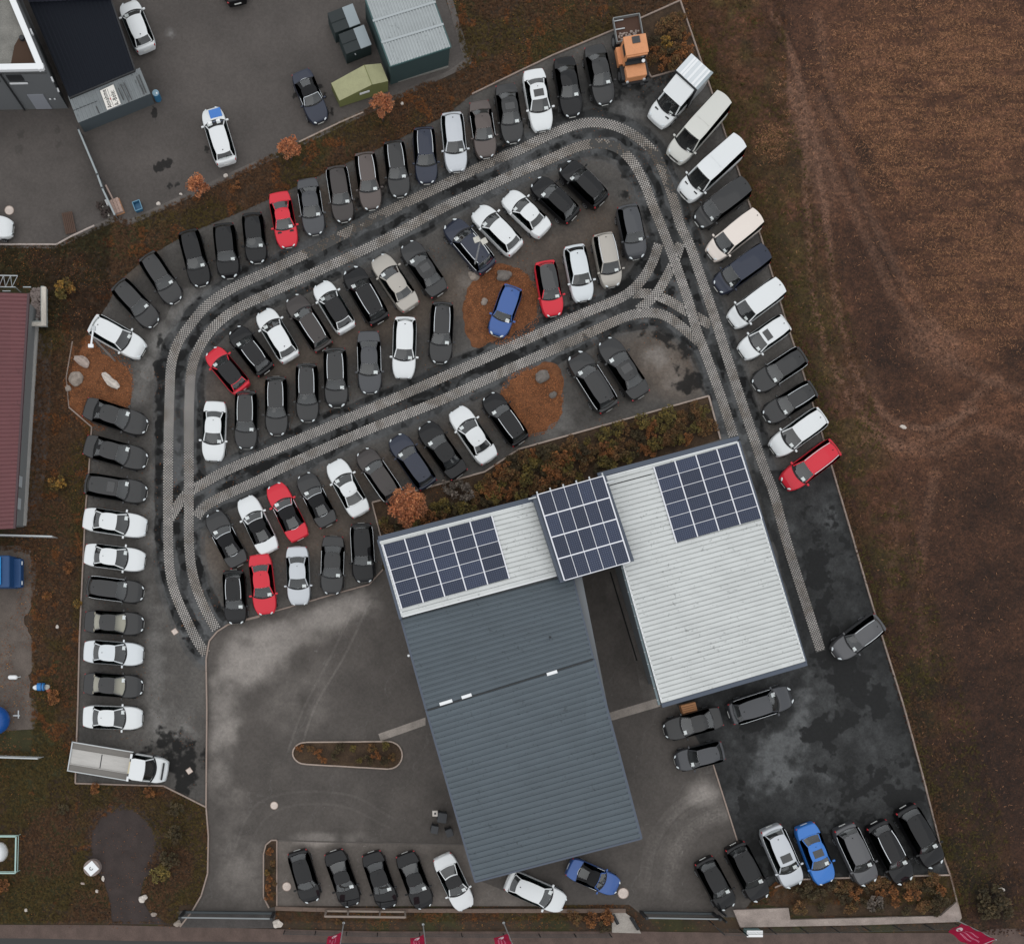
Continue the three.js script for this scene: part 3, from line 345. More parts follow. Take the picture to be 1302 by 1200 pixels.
// east hall: white roof, solar block at its north-east corner
{
  const h = 5.3, t = thing('white_hall', 'hall with broad white ribbed roof beside the narrow lane', 'building');
  const A = G(762, 608, h), B = G(938.5, 561, h), C = G(1024, 841, h), D = G(841.5, 894, h);
  part('white_roof', sheeting(A, B, C, D, .35, .09, .74, .04), roofWhite, t);
  const tr = []; tr.push(line2(G(760, 604.5, h - .05), G(939.5, 557.5, h - .05), .34, .24), line2(G(939, 559, h - .03), G(1025, 842, h - .03), .12, .2), line2(G(841.5, 897, h - .1), G(1026, 843.5, h - .1), .30, .22));
  part('roof_trim', merge(tr), trimSlate, t); part('white_flashing', merge([line2(G(763, 610, h + .05), G(938, 563, h + .05), .26, .04), line2(G(938, 562, h + .05), G(1023.5, 840.5, h + .05), .1, .05), line2(G(762.5, 609.5, h + .05), G(842, 893, h + .05), .12, .05)]), M.white, t);
  part('roof_seam', line2(G(775, 617.5, h + .05), G(829, 603, h + .05), .05, .04), M.dark, t);
  const gut = line2(G(789, 712, h - .25), G(838.5, 896, h - .25), .16, .14); part('gutter', gut, std([.2, .25, .27], .5, .5), t);
  for (let k = 0; k < 12; k++) { const p = G(mix(792, 837, k / 11), mix(722, 890, k / 11), h - .16); part('gutter_bracket', box(.1, .06, .05, p.x - .04, p.y, p.z), M.galv, t); }
  const fp = [G(764, 612, h), G(935, 566, h), G(1018, 838, h), G(845, 888, h)].map((p) => V3(p.x, 0, p.z)), ft = inset(fp, .6); part('wall', wallsOf(ft, 0, 5.15), wallGrey, t); part('ceiling', slab(ft, 5.0, 5.14), wallGrey, t);
  for (let k = 0; k < 4; k++) { const a = ft[3].clone().lerp(ft[2], (k + .2) / 4), b = ft[3].clone().lerp(ft[2], (k + .75) / 4); a.y = b.y = 1.8; part('garage_door', line2(a, b, .08, 3.5), std([.42, .43, .45], .6), t); const c = ft[0].clone().lerp(ft[3], (k + .25) / 4), d = ft[0].clone().lerp(ft[3], (k + .7) / 4); c.y = d.y = 2.6; part('window', line2(c, d, .08, 1.3), glassWin, t); }
  const at = (x, y) => G(x, y, h + .06);
  solarArray('solar_array', 'landscape solar panels in four columns on the white east hall roof', at(831, 594), at(937.5, 563.5), at(968, 659.5), at(860, 690.5), 4, 6, false, .09, 1);
}
{ // raised link roof between the halls
  const h = 6.5, t = thing('link_canopy', 'raised slate-framed canopy bridging the two halls under portrait solar panels', 'canopy');
  const P = [G(677, 630, h), G(770.5, 603.5, h), G(807, 713, h), G(713, 741, h)]; part('deck', slab(P, h - .55, h - .05), trimSlate, t);
  const legs = [[681, 634], [766, 610], [800, 708], [718, 732]].map((q) => G(...q, h)); for (const p of legs) part('column', box(.22, 6.1, .22, p.x, 3.0, p.z), trimSlate, t);
  for (const [a, b, c, d] of [[672, 634.5, 682, 632], [771, 614, 781, 611]]) part('bracket', line2(G(a, b, h + .02), G(c, d, h + .02), .1, .08), M.galv, t);
  for (let k = 0; k < 6; k++) { const p = G(mix(683, 766, k / 5), mix(627, 603.5, k / 5), h); part('clamp', box(.1, .1, .22, p.x, h + .04, p.z, .28), M.galv, t); }
  solarArray('solar_array', 'portrait solar panels in five columns on the raised link canopy', G(683.5, 629, h + .05), G(766.5, 605.5, h + .05), G(800.5, 714.5, h + .05), G(718, 738, h + .05), 5, 4, true, .08, 1);
}
{ // north-west: parapet building, black hall, lean-to with a hand-lettered board
  const h = 5.3, t = thing('flat_roof_building', 'grey flat-roofed building with white parapet at the corner of the upper yard', 'building');
  const c = G(56.5, 88.5, h), up = G(18.5, -2, h), dir = up.clone().sub(c).normalize(), far = c.clone().addScaledVector(dir, 30), wdir = V3(-1, 0, .02).normalize(), fw = c.clone().addScaledVector(wdir, 25), ff = far.clone().addScaledVector(wdir, 25);
  part('roof_deck', slab([c, far, ff, fw].map((p) => p.clone()), h - .5, h - .35), conc(.36, .36, .34), t);
  part('parapet', merge([line2(c.clone().addScaledVector(wdir, .2), far.clone().addScaledVector(wdir, .2), .42, .3), line2(c.clone().addScaledVector(dir, .2), fw.clone().addScaledVector(dir, .2), .42, .296)]), M.white, t);
  part('moss_patch', slab([[13, 84], [45, 84], [31, 47], [25, 46], [18, 58]].map((q) => G(...q, h - .34)), h - .345, h - .32), std([.055, .03, .018], 1), t);
  part('roof_outlet', cyl(.18, .2, .2, 10, G(28, 49, h - .3).x, h - .22, G(28, 49, h - .3).z), M.dark, t);
  const ft = [c, far, ff, fw].map((p) => V3(p.x, 0, p.z)); part('wall', wallsOf(ft, 0, h - .15), std([.125, .13, .135], .85), t);
  const sw = (u, y) => { const p = ft[0].clone().lerp(ft[3], u / 25); p.y = y; p.z += .03; return p; };
  const wq = (u0, u1, y0, y1, dz) => { const a = sw(u0, (y0 + y1) / 2), b = sw(u1, (y0 + y1) / 2); a.z += dz; b.z += dz; return line2(a, b, .06, y1 - y0); };
  const win = part('window', wq(1.9, 3.0, 4.0, 4.75, 0), M.dark, t); part('sill', wq(1.75, 3.05, 3.72, 3.86, .08), M.white, win);
  part('window', wq(3.7, 5.5, 3.9, 4.75, 0), M.dark, t); part('door', wq(1.2, 2.4, .1, 2.1, 0), std([.26, .27, .30], .6), t).userData.label = 'pale grey door'; part('downpipe', wq(3.25, 3.36, 0, 5.0, .06), M.dark, t);
  for (const u of [.45, .8]) part('wall_lamp', wq(u, u + .12, 1.5, 1.62, .06), M.white, t);
  const e = (d, y) => { const p = ft[0].clone().addScaledVector(V3(dir.x, 0, dir.z).normalize(), d); p.y = y; p.x += .06; return p; };
  for (const [d0, d1, y] of [[.2, .55, 3.4], [-.0, .25, 2.4], [3.6, 4.05, 3.9]]) part('wall_lamp', line2(e(d0, y), e(d1, y), .12, .16), M.white, t);
}
{
  const h = 3.05, t = thing('black_hall', 'low hall with black ribbed roof in the upper yard', 'building');
  const A = G(36.5, 3, h), B = G(87.5, 124, h), C = G(171, 89, h), Dv = C.clone().sub(B), D = G(140, -2, h); const A2 = A.clone().add(A.clone().sub(B).multiplyScalar(.0)), far = A.clone().sub(B).multiplyScalar(.6);
  part('black_roof', sheeting(A.clone(), B, C, D, .33, .045), roofBlack, t);
  part('upper_roof', slab([A.clone(), D.clone(), D.clone().add(far), A.clone().add(far)], h - .1, h + .55), std([.05, .055, .075], .6), t);
  part('edge_trim', merge([line2(G(88, 125, h - .04), G(171.5, 90, h - .04), .1, .14), line2(G(171.5, 89, h - .04), G(140.5, -2, h - .04), .1, .16)]), M.dark, t);
  const ft = inset([A, B, C, D].map((p) => V3(p.x, 0, p.z)), .3); part('wall', wallsOf(ft, 0, 2.95), std([.09, .11, .12], .8), t); part('ceiling', slab(ft, 2.85, 2.94), M.dark, t);
}
{
  const h0 = 1.55, h1 = 2.85, t = thing('lean_to', 'low lean-to store with grey corrugated roof below the black roof', 'shed');
  const A = G(86, 122, h1), B = G(99, 156, h0), C = G(190.8, 119, h0), D = G(177.5, 86, h1);
  part('corrugated_roof', sheeting(A, B, C, D, .3, .04, .3), std([.27, .29, .30], .5, .4, { map: streak }), t);
  part('roof_seam', line2(G(93, 140.5, 2.18), G(123, 128.5, 2.18), .03, .03), M.dark, t);
  for (const [a, b, c, d] of [[150, 112, 157, 127], [153, 107, 164, 130], [157, 105, 167.5, 127], [173, 97, 183, 120], [176, 95, 185.5, 118], [122, 135, 126, 144]]) part('rust_stripe', line2(G(a, b, h1 - .22), G(c, d, h0 + .22), .07, .05), std([.08, .08, .08], .8), t);
  const ft = [A, B, C, D].map((p) => V3(p.x, 0, p.z)); part('wall', wallsOf(ft.map((p, i) => p.clone().add(V3(i < 2 ? .03 : -.03, 0, -.05))), 0, h0 - .03), std([.06, .075, .085], .8), t);
  // painted board lying on the roof
  const c = document.createElement('canvas'); c.width = 256; c.height = 128; const x = c.getContext('2d'); x.fillStyle = '#efeae2'; x.fillRect(0, 0, 256, 128); x.fillStyle = '#222'; x.font = 'bold 52px sans-serif'; x.textBaseline = 'middle'; x.fillText('Annahme', 10, 32, 236); x.fillText('A.-Bole:', 6, 96, 236); x.fillStyle = '#444'; x.fillRect(8, 62, 236, 3); x.fillStyle = '#a22'; x.fillRect(96, 58, 26, 8);
  const ct = new THREE.CanvasTexture(c); ct.colorSpace = THREE.SRGBColorSpace;
  const b = [G(136, 140, h0 + .12), G(127, 115.5, h1 - .20), G(144, 107.5, h1 - .20), G(153.5, 132.5, h0 + .12)].map((p) => p.add(V3(0, .04, 0))), lo = b.map((p) => p.clone().add(V3(0, -.03, 0)));
  const bd = thing('sign_board', 'white hand-lettered board lying on the grey lean-to roof', 'sign');
  part('face', quad(b[0], b[1], b[2], b[3]), new THREE.MeshStandardMaterial({ map: ct, roughness: .6 }), bd); bd.children[0].geometry.setAttribute('uv', new THREE.Float32BufferAttribute([0, 1, 1, 1, 1, 0, 0, 1, 1, 0, 0, 0], 2));
  part('board', merge([quad(lo[0], lo[3], lo[2], lo[1]), ...[0, 1, 2, 3].map((i) => quad(lo[i], lo[(i + 1) % 4], b[(i + 1) % 4], b[i]))]), M.white, bd);
}
{ // green garage
  const h = 2.6, t = thing('garage_shed', 'dark green steel garage with pale corrugated roof by the upper yard kerb', 'shed');
  const A = G(463, -5, h), B = G(496, 84.5, h), C = G(573.5, 59.5, h), D = G(549, -8, h);
  part('corrugated_roof', sheeting(A, B, C, D, .24, .05, .4), std([.43, .46, .47], .45, .35, { map: streak }), t);
  for (const [a, b, c, d] of [[474, 26.5, 554, 2], [485, 54, 564, 30.5]]) part('roof_joint', line2(G(a, b, h + .06), G(c, d, h + .06), .16, .05), std([.38, .41, .42], .5, .3), t);
  const ft = [A, B, C, D].map((p) => V3(p.x, 0, p.z)); part('wall', wallsOf(inset(ft, .05), 0, h - .02), std([.030, .055, .056], .75), t); part('edge_trim', merge([line2(B, C, .07, .12), line2(A, B, .07, .12), line2(C, D, .07, .12)].map((g) => g.translate(0, -.03, 0))), std([.05, .11, .11], .5), t);
  part('ground_sill', line2(G(495.5, 106, .06), G(570, 84.5, .06), .14, .14), conc(.4, .4, .38), t);
}
{ // red roofed shed with its walled recess
  const h = 2.7, t = thing('red_roof_shed', 'long shed with dull red ribbed roof on the left edge', 'building');
  const B = G(36, 373, h), C = G(18, 672, h), A = G(-170, 368, h), D = G(-170, 680, h);
  part('red_roof', sheeting(A, B, C, D, .31, .05, .55), std([.145, .045, .05], .55, 0, { map: streak }), t); part('verge_trim', line2(G(36.3, 373, h), G(18.3, 672, h), .16, .16), std([.06, .03, .035], .6), t);
  const ft = inset([A, B, C, D].map((p) => V3(p.x, 0, p.z)), .35); part('wall', wallsOf(ft, 0, 2.6), std([.17, .175, .175], .8), t);
  const e = (v, y) => { const p = ft[1].clone().lerp(ft[2], v); p.x += .05; p.y = y; return p; }; for (const v of [.78, .88]) part('window', line2(e(v, 1.6), e(v + .05, 1.6), .08, .8), std([.4, .43, .45], .3), t);
  part('plinth', line2(e(.02, .12), e(.995, .12), .3, .24), conc(.75, .75, .74), t);
}
{ const t = thing('retaining_wall', 'pale L-shaped wall around a recess beside the red shed', 'wall'); part('coping', merge([line2(G(55.5, 365, .9), G(55.5, 414, .9), .34, .16), line2(G(38, 412, .9), G(57.5, 412, .9), .3, .15)]), conc(1.2, 1.15, 1.05), t); part('wall', merge([line2(G(56, 366, .4), G(56, 414, .4), .28, .84), line2(G(39, 412, .4), G(56, 412, .4), .26, .83)]), conc(.75, .85, .85), t); }

// ------------------------------------------------------------------ vehicles
const paintCache = {};
function paint(r, g, b, metal = 0) { const k = [r, g, b, metal].join(); return paintCache[k] ??= new THREE.MeshPhysicalMaterial({ color: lin(r, g, b), roughness: metal ? .38 : .5, metalness: metal, clearcoat: .58, clearcoatRoughness: .04, specularIntensity: metal ? .6 : .2 }); }
const PAINT = { black: paint(.004, .004, .005), anthracite: paint(.018, .0178, .0185, .05), grey: paint(.085, .085, .09, .3), brown: paint(.085, .066, .06, .3), darkbrown: paint(.035, .028, .026, .2), navy: paint(.012, .017, .036, .1), silver: paint(.50, .52, .55, .35), white: paint(.70, .715, .72), pearl: paint(.62, .65, .67, .1), red: paint(.60, .022, .04), blue: paint(.035, .095, .30, .1), brightblue: paint(.03, .16, .50, .1), beige: paint(.50, .455, .41, .2), cream: paint(.74, .66, .60), champagne: paint(.40, .37, .33, .3), ivory: paint(.60, .595, .555), darkgreen: paint(.015, .02, .018), orange: paint(.70, .3, .14), dgrey2: paint(.05, .052, .058, .2) };
const CM = {
  glass: new THREE.MeshPhysicalMaterial({ color: lin(.93, .955, .95), specularColor: lin(.66, 1, .93), roughness: .02, transmission: 1, thickness: 0, ior: 1.8 }), sideGlass: new THREE.MeshPhysicalMaterial({ color: lin(.10, .12, .12), roughness: .1, transmission: 1, thickness: 0, ior: 1.15, specularIntensity: .5 }),
  cabin: std([.018, .018, .019], .85), beige: std([.38, .34, .26], .85), fabric: std([.007, .007, .008], .95), chrome: std([.72, .74, .76], .22, .9), gloss: new THREE.MeshPhysicalMaterial({ color: lin(.004, .004, .005), roughness: .12, clearcoat: 1, clearcoatRoughness: .03 }),
  tyre: std([.012, .012, .013], .9), rim: std([.45, .46, .48], .35, .8), lamp: new THREE.MeshPhysicalMaterial({ color: lin(.62, .66, .68), roughness: .12, clearcoat: 1 }), tail: new THREE.MeshPhysicalMaterial({ color: lin(.42, .012, .02), roughness: .15, clearcoat: 1 }), plastic: std([.014, .014, .015], .7), plate: std([.75, .75, .72], .5), paper: std([.86, .86, .86], .8),
};
// W, H, L metres; stations as fractions of the length from the nose: cowl, roof front, roof rear, rear glass foot
const T = {
  sedan: { L: 4.7, W: 1.83, H: 1.44, cowl: .265, rf: .43, rr: .70, rb: .83, belt: .93, deck: 1.03, gb: .87, gr: .66, bp: .545, win: [.44, .70], rw: .86 },
  coupe: { L: 4.6, W: 1.82, H: 1.38, cowl: .28, rf: .44, rr: .64, rb: .82, belt: .92, deck: .98, gb: .86, gr: .63, bp: .60, win: [.44, .64], rw: .84 },
  estate: { L: 4.75, W: 1.83, H: 1.47, cowl: .265, rf: .42, rr: .885, rb: .955, belt: .94, deck: .98, gb: .88, gr: .67, bp: .545, win: [.44, .90], rw: .86, wagon: 1 },
  hatch: { L: 4.25, W: 1.79, H: 1.47, cowl: .25, rf: .41, rr: .84, rb: .945, belt: .95, deck: .98, gb: .88, gr: .67, bp: .55, win: [.43, .82], rw: .84, wagon: 1 },
  suv: { L: 4.6, W: 1.87, H: 1.66, cowl: .255, rf: .40, rr: .87, rb: .95, belt: 1.08, deck: 1.12, gb: .88, gr: .68, bp: .545, win: [.42, .87], rw: .84, wagon: 1 },
  mpv: { L: 4.6, W: 1.84, H: 1.66, cowl: .20, rf: .37, rr: .90, rb: .965, belt: 1.05, deck: 1.08, gb: .90, gr: .72, bp: .52, win: [.38, .90], rw: .86, wagon: 1 },
  transporter: { L: 4.95, W: 1.92, H: 1.96, cowl: .135, rf: .275, rr: .965, rb: .985, belt: 1.15, deck: 1.15, gb: .93, gr: .80, bp: .44, win: [.29, .95], rw: .84, wagon: 1 },
  panelvan: { L: 6.0, W: 2.02, H: 2.5, cowl: .135, rf: .235, rr: .97, rb: .985, belt: 1.22, deck: 1.22, gb: .93, gr: .80, bp: .36, win: [.24, .36], rw: 0, wagon: 1, van: 1 },
  mini: { L: 3.85, W: 1.70, H: 1.42, cowl: .27, rf: .39, rr: .90, rb: .965, belt: .96, deck: .98, gb: .89, gr: .74, bp: .60, win: [.40, .90], rw: .86, wagon: 1 },
  cabrio: { L: 4.6, W: 1.80, H: 1.38, cowl: .29, rf: .43, rr: .62, rb: .81, belt: .93, deck: .97, gb: .85, gr: .66, bp: .60, win: [.44, .62], rw: .62, soft: 1 },
};
const geoCache = {};
function carGeo(type) {
  if (geoCache[type]) return geoCache[type];
  const S = T[type], { L, W, H } = S, X = (s) => (.5 - s) * L, hw = W / 2, out = {};
  const hood = S.van ? [[0, .72], [.02, .86], [.06, 1.02], [S.cowl, S.belt]] : S.wagon && S.cowl < .22 ? [[0, .62], [.02, .74], [.07, .88], [S.cowl, S.belt]] : [[0, .56], [.015, .66], [.05, S.belt - .20], [.12, S.belt - .11], [S.cowl, S.belt]];
  const tops = hood.concat([[.5, S.belt + .01], [S.rb - .02, S.deck], [.975, S.deck - .02], [.992, S.deck - .10], [1, S.deck - .26]]);
  const topY = (s) => { for (let i = 0; i < tops.length - 1; i++) if (s <= tops[i + 1][0]) { const t = clamp((s - tops[i][0]) / (tops[i + 1][0] - tops[i][0])); return mix(tops[i][1], tops[i + 1][1], t); } return S.deck - .26; };
  const botY = (s) => .21 + .12 * sstep(.06, 0, s) + .14 * sstep(.92, 1, s);
  const wid = (s) => { let k = 1; const f = S.van ? .15 : .24; if (s < f) k -= (S.van ? .24 : .33) * Math.pow(1 - s / f, 2.2); const bk = S.van || type === 'transporter' ? .92 : S.wagon ? .80 : .78; if (s > bk) k -= (S.van || type === 'transporter' ? .10 : S.wagon ? .21 : .25) * Math.pow((s - bk) / (1 - bk), 2.3); return hw * k; };
  const crown = (s) => s < S.cowl ? .055 * sstep(0, .1, s) + .005 : .02;
  const st = [0, .008, .02, .04, .07, .1, .14, .18, S.cowl - .02, S.cowl + .03, .38, .48, .58, .68, .76, .83, .88, .92, .95, .975, .99, 1].sort((a, b) => a - b), pos = [], idx = [];
  const sec = (s) => { const b = botY(s), t = topY(s), w = wid(s), c = crown(s), h = t - b; const half = [[0, b], [.80 * w, b], [.93 * w, b + .10 * h], [w, b + .36 * h], [.992 * w, b + .62 * h], [.972 * w, b + .84 * h], [.935 * w, t - .012], [.88 * w, t + .14 * c], [.62 * w, t + .62 * c], [.3 * w, t + .92 * c], [0, t + c]]; return half.concat(half.slice(1, -1).reverse().map(([z, y]) => [-z, y])); };
  const NS = 20; for (const s of st) { const bow = s < .1 ? .05 * (1 - s / .1) : s > .93 ? -.04 * (s - .93) / .07 : 0; for (const [z, y] of sec(s)) { const q = z / hw; pos.push(X(s) - bow * L * .35 * q * q, y, z); } }
  for (let i = 0; i < st.length - 1; i++) for (let k = 0; k < NS; k++) { const a = i * NS + k, b = i * NS + (k + 1) % NS; idx.push(a, b, a + NS, b, b + NS, a + NS); }
  for (const e of [0, st.length - 1]) { const c = pos.length / 3; let sx = 0, sy = 0; for (let k = 0; k < NS; k++) { sx += pos[(e * NS + k) * 3]; sy += pos[(e * NS + k) * 3 + 1]; } pos.push(sx / NS + (e ? -.01 : .01), sy / NS, 0); for (let k = 0; k < NS; k++) { const a = e * NS + k, b = e * NS + (k + 1) % NS; e ? idx.push(a, b, c) : idx.push(b, a, c); } }
  let body = new THREE.BufferGeometry(); body.setAttribute('position', new THREE.Float32BufferAttribute(pos, 3)); body.setIndex(idx); body.computeVertexNormals();
  // greenhouse: one smooth sheet over windscreen, roof and rear glass, and two side sheets; cells go to their parts
  const base = S.belt + .006, eave = H - .065, d = S.deck + .006, q = S.bp, p0 = S.win[0], p1 = S.win[1];
  const rows = [];                              // [s centre, edge y, half width, side setback, crown]
  const add = (s, y, g, back, c) => rows.push({ s, y, w: hw * g, back, c });
  for (const t of [0, .07, .35, .65, .93]) add(mix(S.cowl, S.rf, t), mix(base, eave, Math.pow(t, .93)), mix(S.gb, S.gr, t), mix(.046, .022, t), mix(.035, .05, t));
  const iRoof0 = rows.length; add(S.rf, eave, S.gr, .014, .055);
  const rs = [p0 + .001, (p0 + q) / 2, q - .008, q + .008, (q + p1) / 2].filter((s) => s > S.rf + .01 && s < S.rr - .015); if (S.wagon && p1 - q > .2) rs.push(mix(q, p1, .58) - .006, mix(q, p1, .58) + .006); rs.sort((a, b) => a - b);
  for (const s of rs) { if (s > S.rr - .012) continue; const t = (s - S.rf) / (S.rr - S.rf); add(s, eave + .018 * Math.sin(Math.PI * t) - (S.wagon ? .02 * t : 0), S.gr * (1 + .045 * Math.sin(Math.PI * t)) - .045 * t * t * t, .012 * (1 - 2 * t), .058); }
  const iRoof1 = rows.length; add(S.rr, eave - (S.wagon ? .03 : .01), S.gr - .06, -.022, .05);
  for (const t of [.1, .5, .9]) add(mix(S.rr, S.rb, t), mix(eave - .02, d, Math.pow(t, S.wagon ? 1.25 : 1.05)), mix(S.gr - .06, S.gb - (S.soft ? .13 : S.wagon ? .13 : .12), t), -.022, mix(.045, .03, t));
  add(S.rb, d, S.gb - (S.soft ? .12 : .12), -.024, .03);
  const n = rows.length, vs = [-1, -.9, -.62, -.31, 0, .31, .62, .9, 1], ts = [0, .12, .5, .90, 1];
  const topP = rows.map((r) => vs.map((v) => V3(X(r.s + r.back * v * v), r.y + r.c * (1 - v * v), r.w * v)));
  const beltW = (s) => Math.min(wid(s) * .945, hw * .945);
  const sideP = (sg) => rows.map((r) => ts.map((t) => { const sx = r.s + r.back, e = V3(X(sx), r.y, r.w * sg), by = Math.min(r.y, topY(clamp(sx)) + .002), b = V3(X(sx), by, sg * Math.max(r.w, beltW(clamp(sx)))); return e.lerp(b, t).add(V3(0, 0, sg * .03 * Math.sin(Math.PI * t) * clamp((r.y - by) / .3))); }));
  const buckets = {}; const put = (name, a, b, c, e) => { (buckets[name] ??= []).push(a, b, c, a, c, e); };
  const gridN = (P) => { const R = P.length, C = P[0].length; return P.map((row, i) => row.map((p, j) => { const du = P[Math.min(R - 1, i + 1)][j].clone().sub(P[Math.max(0, i - 1)][j]), dv = P[i][Math.min(C - 1, j + 1)].clone().sub(P[i][Math.max(0, j - 1)]); const nn = du.cross(dv); if (nn.lengthSq() < 1e-12) nn.set(0, 1, 0); return nn.normalize(); })); };
  const topN = gridN(topP); topN.forEach((r) => r.forEach((v) => { if (v.y < 0) v.negate(); }));
  const cell = (name, P, N, i, j, flip) => { const v = (a, b) => ({ p: P[a][b], n: N[a][b] }); const a = v(i, j), b = v(i, j + 1), c = v(i + 1, j + 1), e = v(i + 1, j); flip ? put(name, a, e, c, b) : put(name, a, b, c, e); };
  for (let i = 0; i < n - 1; i++) for (let j = 0; j < vs.length - 1; j++) {
    const edge = j === 0 || j === vs.length - 2; let name = 'frame';
    if (i < iRoof0) name = i === 0 || i === iRoof0 - 1 && !1 ? (i === 0 ? 'cowl' : 'frame') : edge ? 'frame' : 'windscreen';
    else if (i < iRoof1) name = 'roof';
    else if (S.rw && i > iRoof1 && i < n - 2) { const lim = S.soft ? Math.abs((vs[j] + vs[j + 1]) / 2) > .62 : edge; name = lim ? (S.soft ? 'roof' : 'frame') : 'rear_window'; }
    else name = S.soft ? 'roof' : 'frame';
    cell(name, topP, topN, i, j, true);
  }
  for (const sg of [-1, 1]) {
    const P = sideP(sg), N = gridN(P); N.forEach((r) => r.forEach((v) => { if (v.z * sg < 0) v.negate(); }));
    for (let i = 0; i < n - 1; i++) for (let j = 0; j < ts.length - 1; j++) {
      const sm = (rows[i].s + rows[i + 1].s) / 2; let name = S.soft && i >= iRoof1 ? 'roof' : 'frame';
      const pillar = rows[i + 1].s - rows[i].s < .0165 && i >= iRoof0 && i < iRoof1;
      if (j > 0 && j < ts.length - 2 && i >= 1 && !pillar && sm < p1 + .001) name = (sm < q ? 'front' : sm > mix(q, p1, .58) && S.wagon && p1 - q > .2 ? 'quarter' : 'rear') + (sg < 0 ? '_l' : '_r');
      if (S.van && sm > q) name = 'frame';
      cell(name, P, N, i, j, sg < 0);
    }
  }
  const build = (list) => { const g = new THREE.BufferGeometry(), p = [], nn = []; for (const v of list) { p.push(v.p.x, v.p.y, v.p.z); nn.push(v.n.x, v.n.y, v.n.z); } g.setAttribute('position', new THREE.Float32BufferAttribute(p, 3)); g.setAttribute('normal', new THREE.Float32BufferAttribute(nn, 3)); return g; };
  for (const k in buckets) out[k] = build(buckets[k]);
  body = body.toNonIndexed(); body.setAttribute('uv', new THREE.Float32BufferAttribute(new Float32Array(body.attributes.position.count * 2), 2));
  out.body = merge([body, out.frame]); delete out.frame;
  if (S.van) { const ribs = [out.roof]; for (let k = 1; k < 2; k++) { const s = mix(S.rf + .1, S.rr - .04, k / 4); ribs.push(box(.04, .008, hw * S.gr * 1.6, X(s), H - .002, 0)); } out.roof = merge(ribs); }
  // dark cowl strip in front of the screen
  { const g = []; for (let j = 0; j < vs.length - 1; j++) { const a = topP[0][j], b = topP[0][j + 1], f = (p) => V3(p.x + .07, topY(.5 - (p.x + .07) / L) + crown(S.cowl - .01) * (1 - (p.z / hw) ** 2) + .008, p.z * .99); g.push(quad(f(a), f(b), b.clone(), a.clone())); } out.cowl = merge([out.cowl, ...g]); }
  // cabin: dashboard, shelf and seats rising above the belt line
  { const g = []; const rr2 = rows.map((r) => r.s).filter((s) => s > S.cowl + .05 && s < S.rb - .01), lim = (s) => Math.min(hw * .80, wid(s) * .86); for (let i = 0; i < rr2.length - 1; i++) { const a = rr2[i], b = rr2[i + 1], y = (s) => topY(s) + .026; g.push(quad(V3(X(a), y(a), -lim(a)), V3(X(a), y(a), lim(a)), V3(X(b), y(b), lim(b)), V3(X(b), y(b), -lim(b)))); }
    const s1 = rr2[0], y1 = topY(s1) + .026, m1 = lim(s1); for (let k = -3; k < 3; k++) { const f = (v) => { const s = Math.min(s1 - .001, S.cowl + .004 + .046 * v * v); return V3(X(s), topY(s) + .027, m1 * v); }; g.push(quad(f(k / 3), f((k + 1) / 3), V3(X(s1), y1, m1 * (k + 1) / 3), V3(X(s1), y1, m1 * k / 3))); }
    const seat = (s, z, w, h) => g.push(rbox(.16, h, w, .05, X(s), S.belt + h / 2 - .02, z)); const hs = Math.min(.3, eave - S.belt - .14);
    seat(S.bp + .01, -.36, .46, hs * .62); seat(S.bp + .01, .36, .46, hs * .62); seat(S.bp + .015, -.36, .24, hs); seat(S.bp + .015, .36, .24, hs);
    if (!S.van && !S.soft && type !== 'coupe') { seat(Math.min(S.bp + .2, S.rr - .03), 0, 1.2, hs * .5); for (const z of [-.38, 0, .38]) seat(Math.min(S.bp + .205, S.rr - .025), z, .22, hs * .8); }
    out.interior = merge(g); }
  { const s = S.cowl + (S.rf - S.cowl) * .30; out.price_sheet = box(.26, .006, .30, X(s), topY(s) + .045, -hw * .50); }
  { const m = rbox(.15, .13, .22, .05); out.mirror_l = m.clone().translate(X(S.cowl + .055), S.belt + .09, -hw - .08); out.mirror_r = m.clone().translate(X(S.cowl + .055), S.belt + .09, hw + .08); }
  const lampAt = (sx, y, z, lx, ly, lz, ry) => { const g = new THREE.SphereGeometry(1, 14, 8); g.scale(lx, ly, lz); g.rotateY(ry); g.translate(sx, y, z); return g; };
  const hy = topY(.04) - .06, zf = wid(.035); for (const [sg, k] of [[-1, 'l'], [1, 'r']]) { out['head_' + k] = lampAt(X(.045), hy - .035, sg * (zf - .15), .32, .075, .085, sg * .72); out['tail_' + k] = S.wagon ? lampAt(X(.962), S.deck - .19, sg * (wid(.965) - .085), .13, .15, .07, sg * .18) : lampAt(X(.968), S.deck - .16, sg * (wid(.965) - .17), .09, .07, .19, -sg * .3); }
  out.grille = rbox(.06, .16, .9, .03, X(.0) - .005, .50 + (S.van ? .12 : 0), 0); out.plate_f = box(.02, .11, .52, X(0) + .016, .42, 0); out.plate_r = box(.02, .11, .52, X(1) - .006, .66, 0);
  const wr = S.van ? .36 : type === 'suv' ? .36 : .33, wheel = cyl(wr, wr, .22, 20); wheel.rotateX(Math.PI / 2); const rim = new THREE.LatheGeometry([[0, .02], [.06, .03], [.08, .0], [wr * .62, .015], [wr * .68, .035]].map(([a, b]) => new THREE.Vector2(a, b)), 18); rim.rotateX(Math.PI / 2);
  out.wheels = []; for (const s of [.18, S.van ? .78 : .79]) for (const sg of [-1, 1]) out.wheels.push({ tyre: wheel, rim, p: V3(X(s), wr, sg * (hw - .115)), sg });
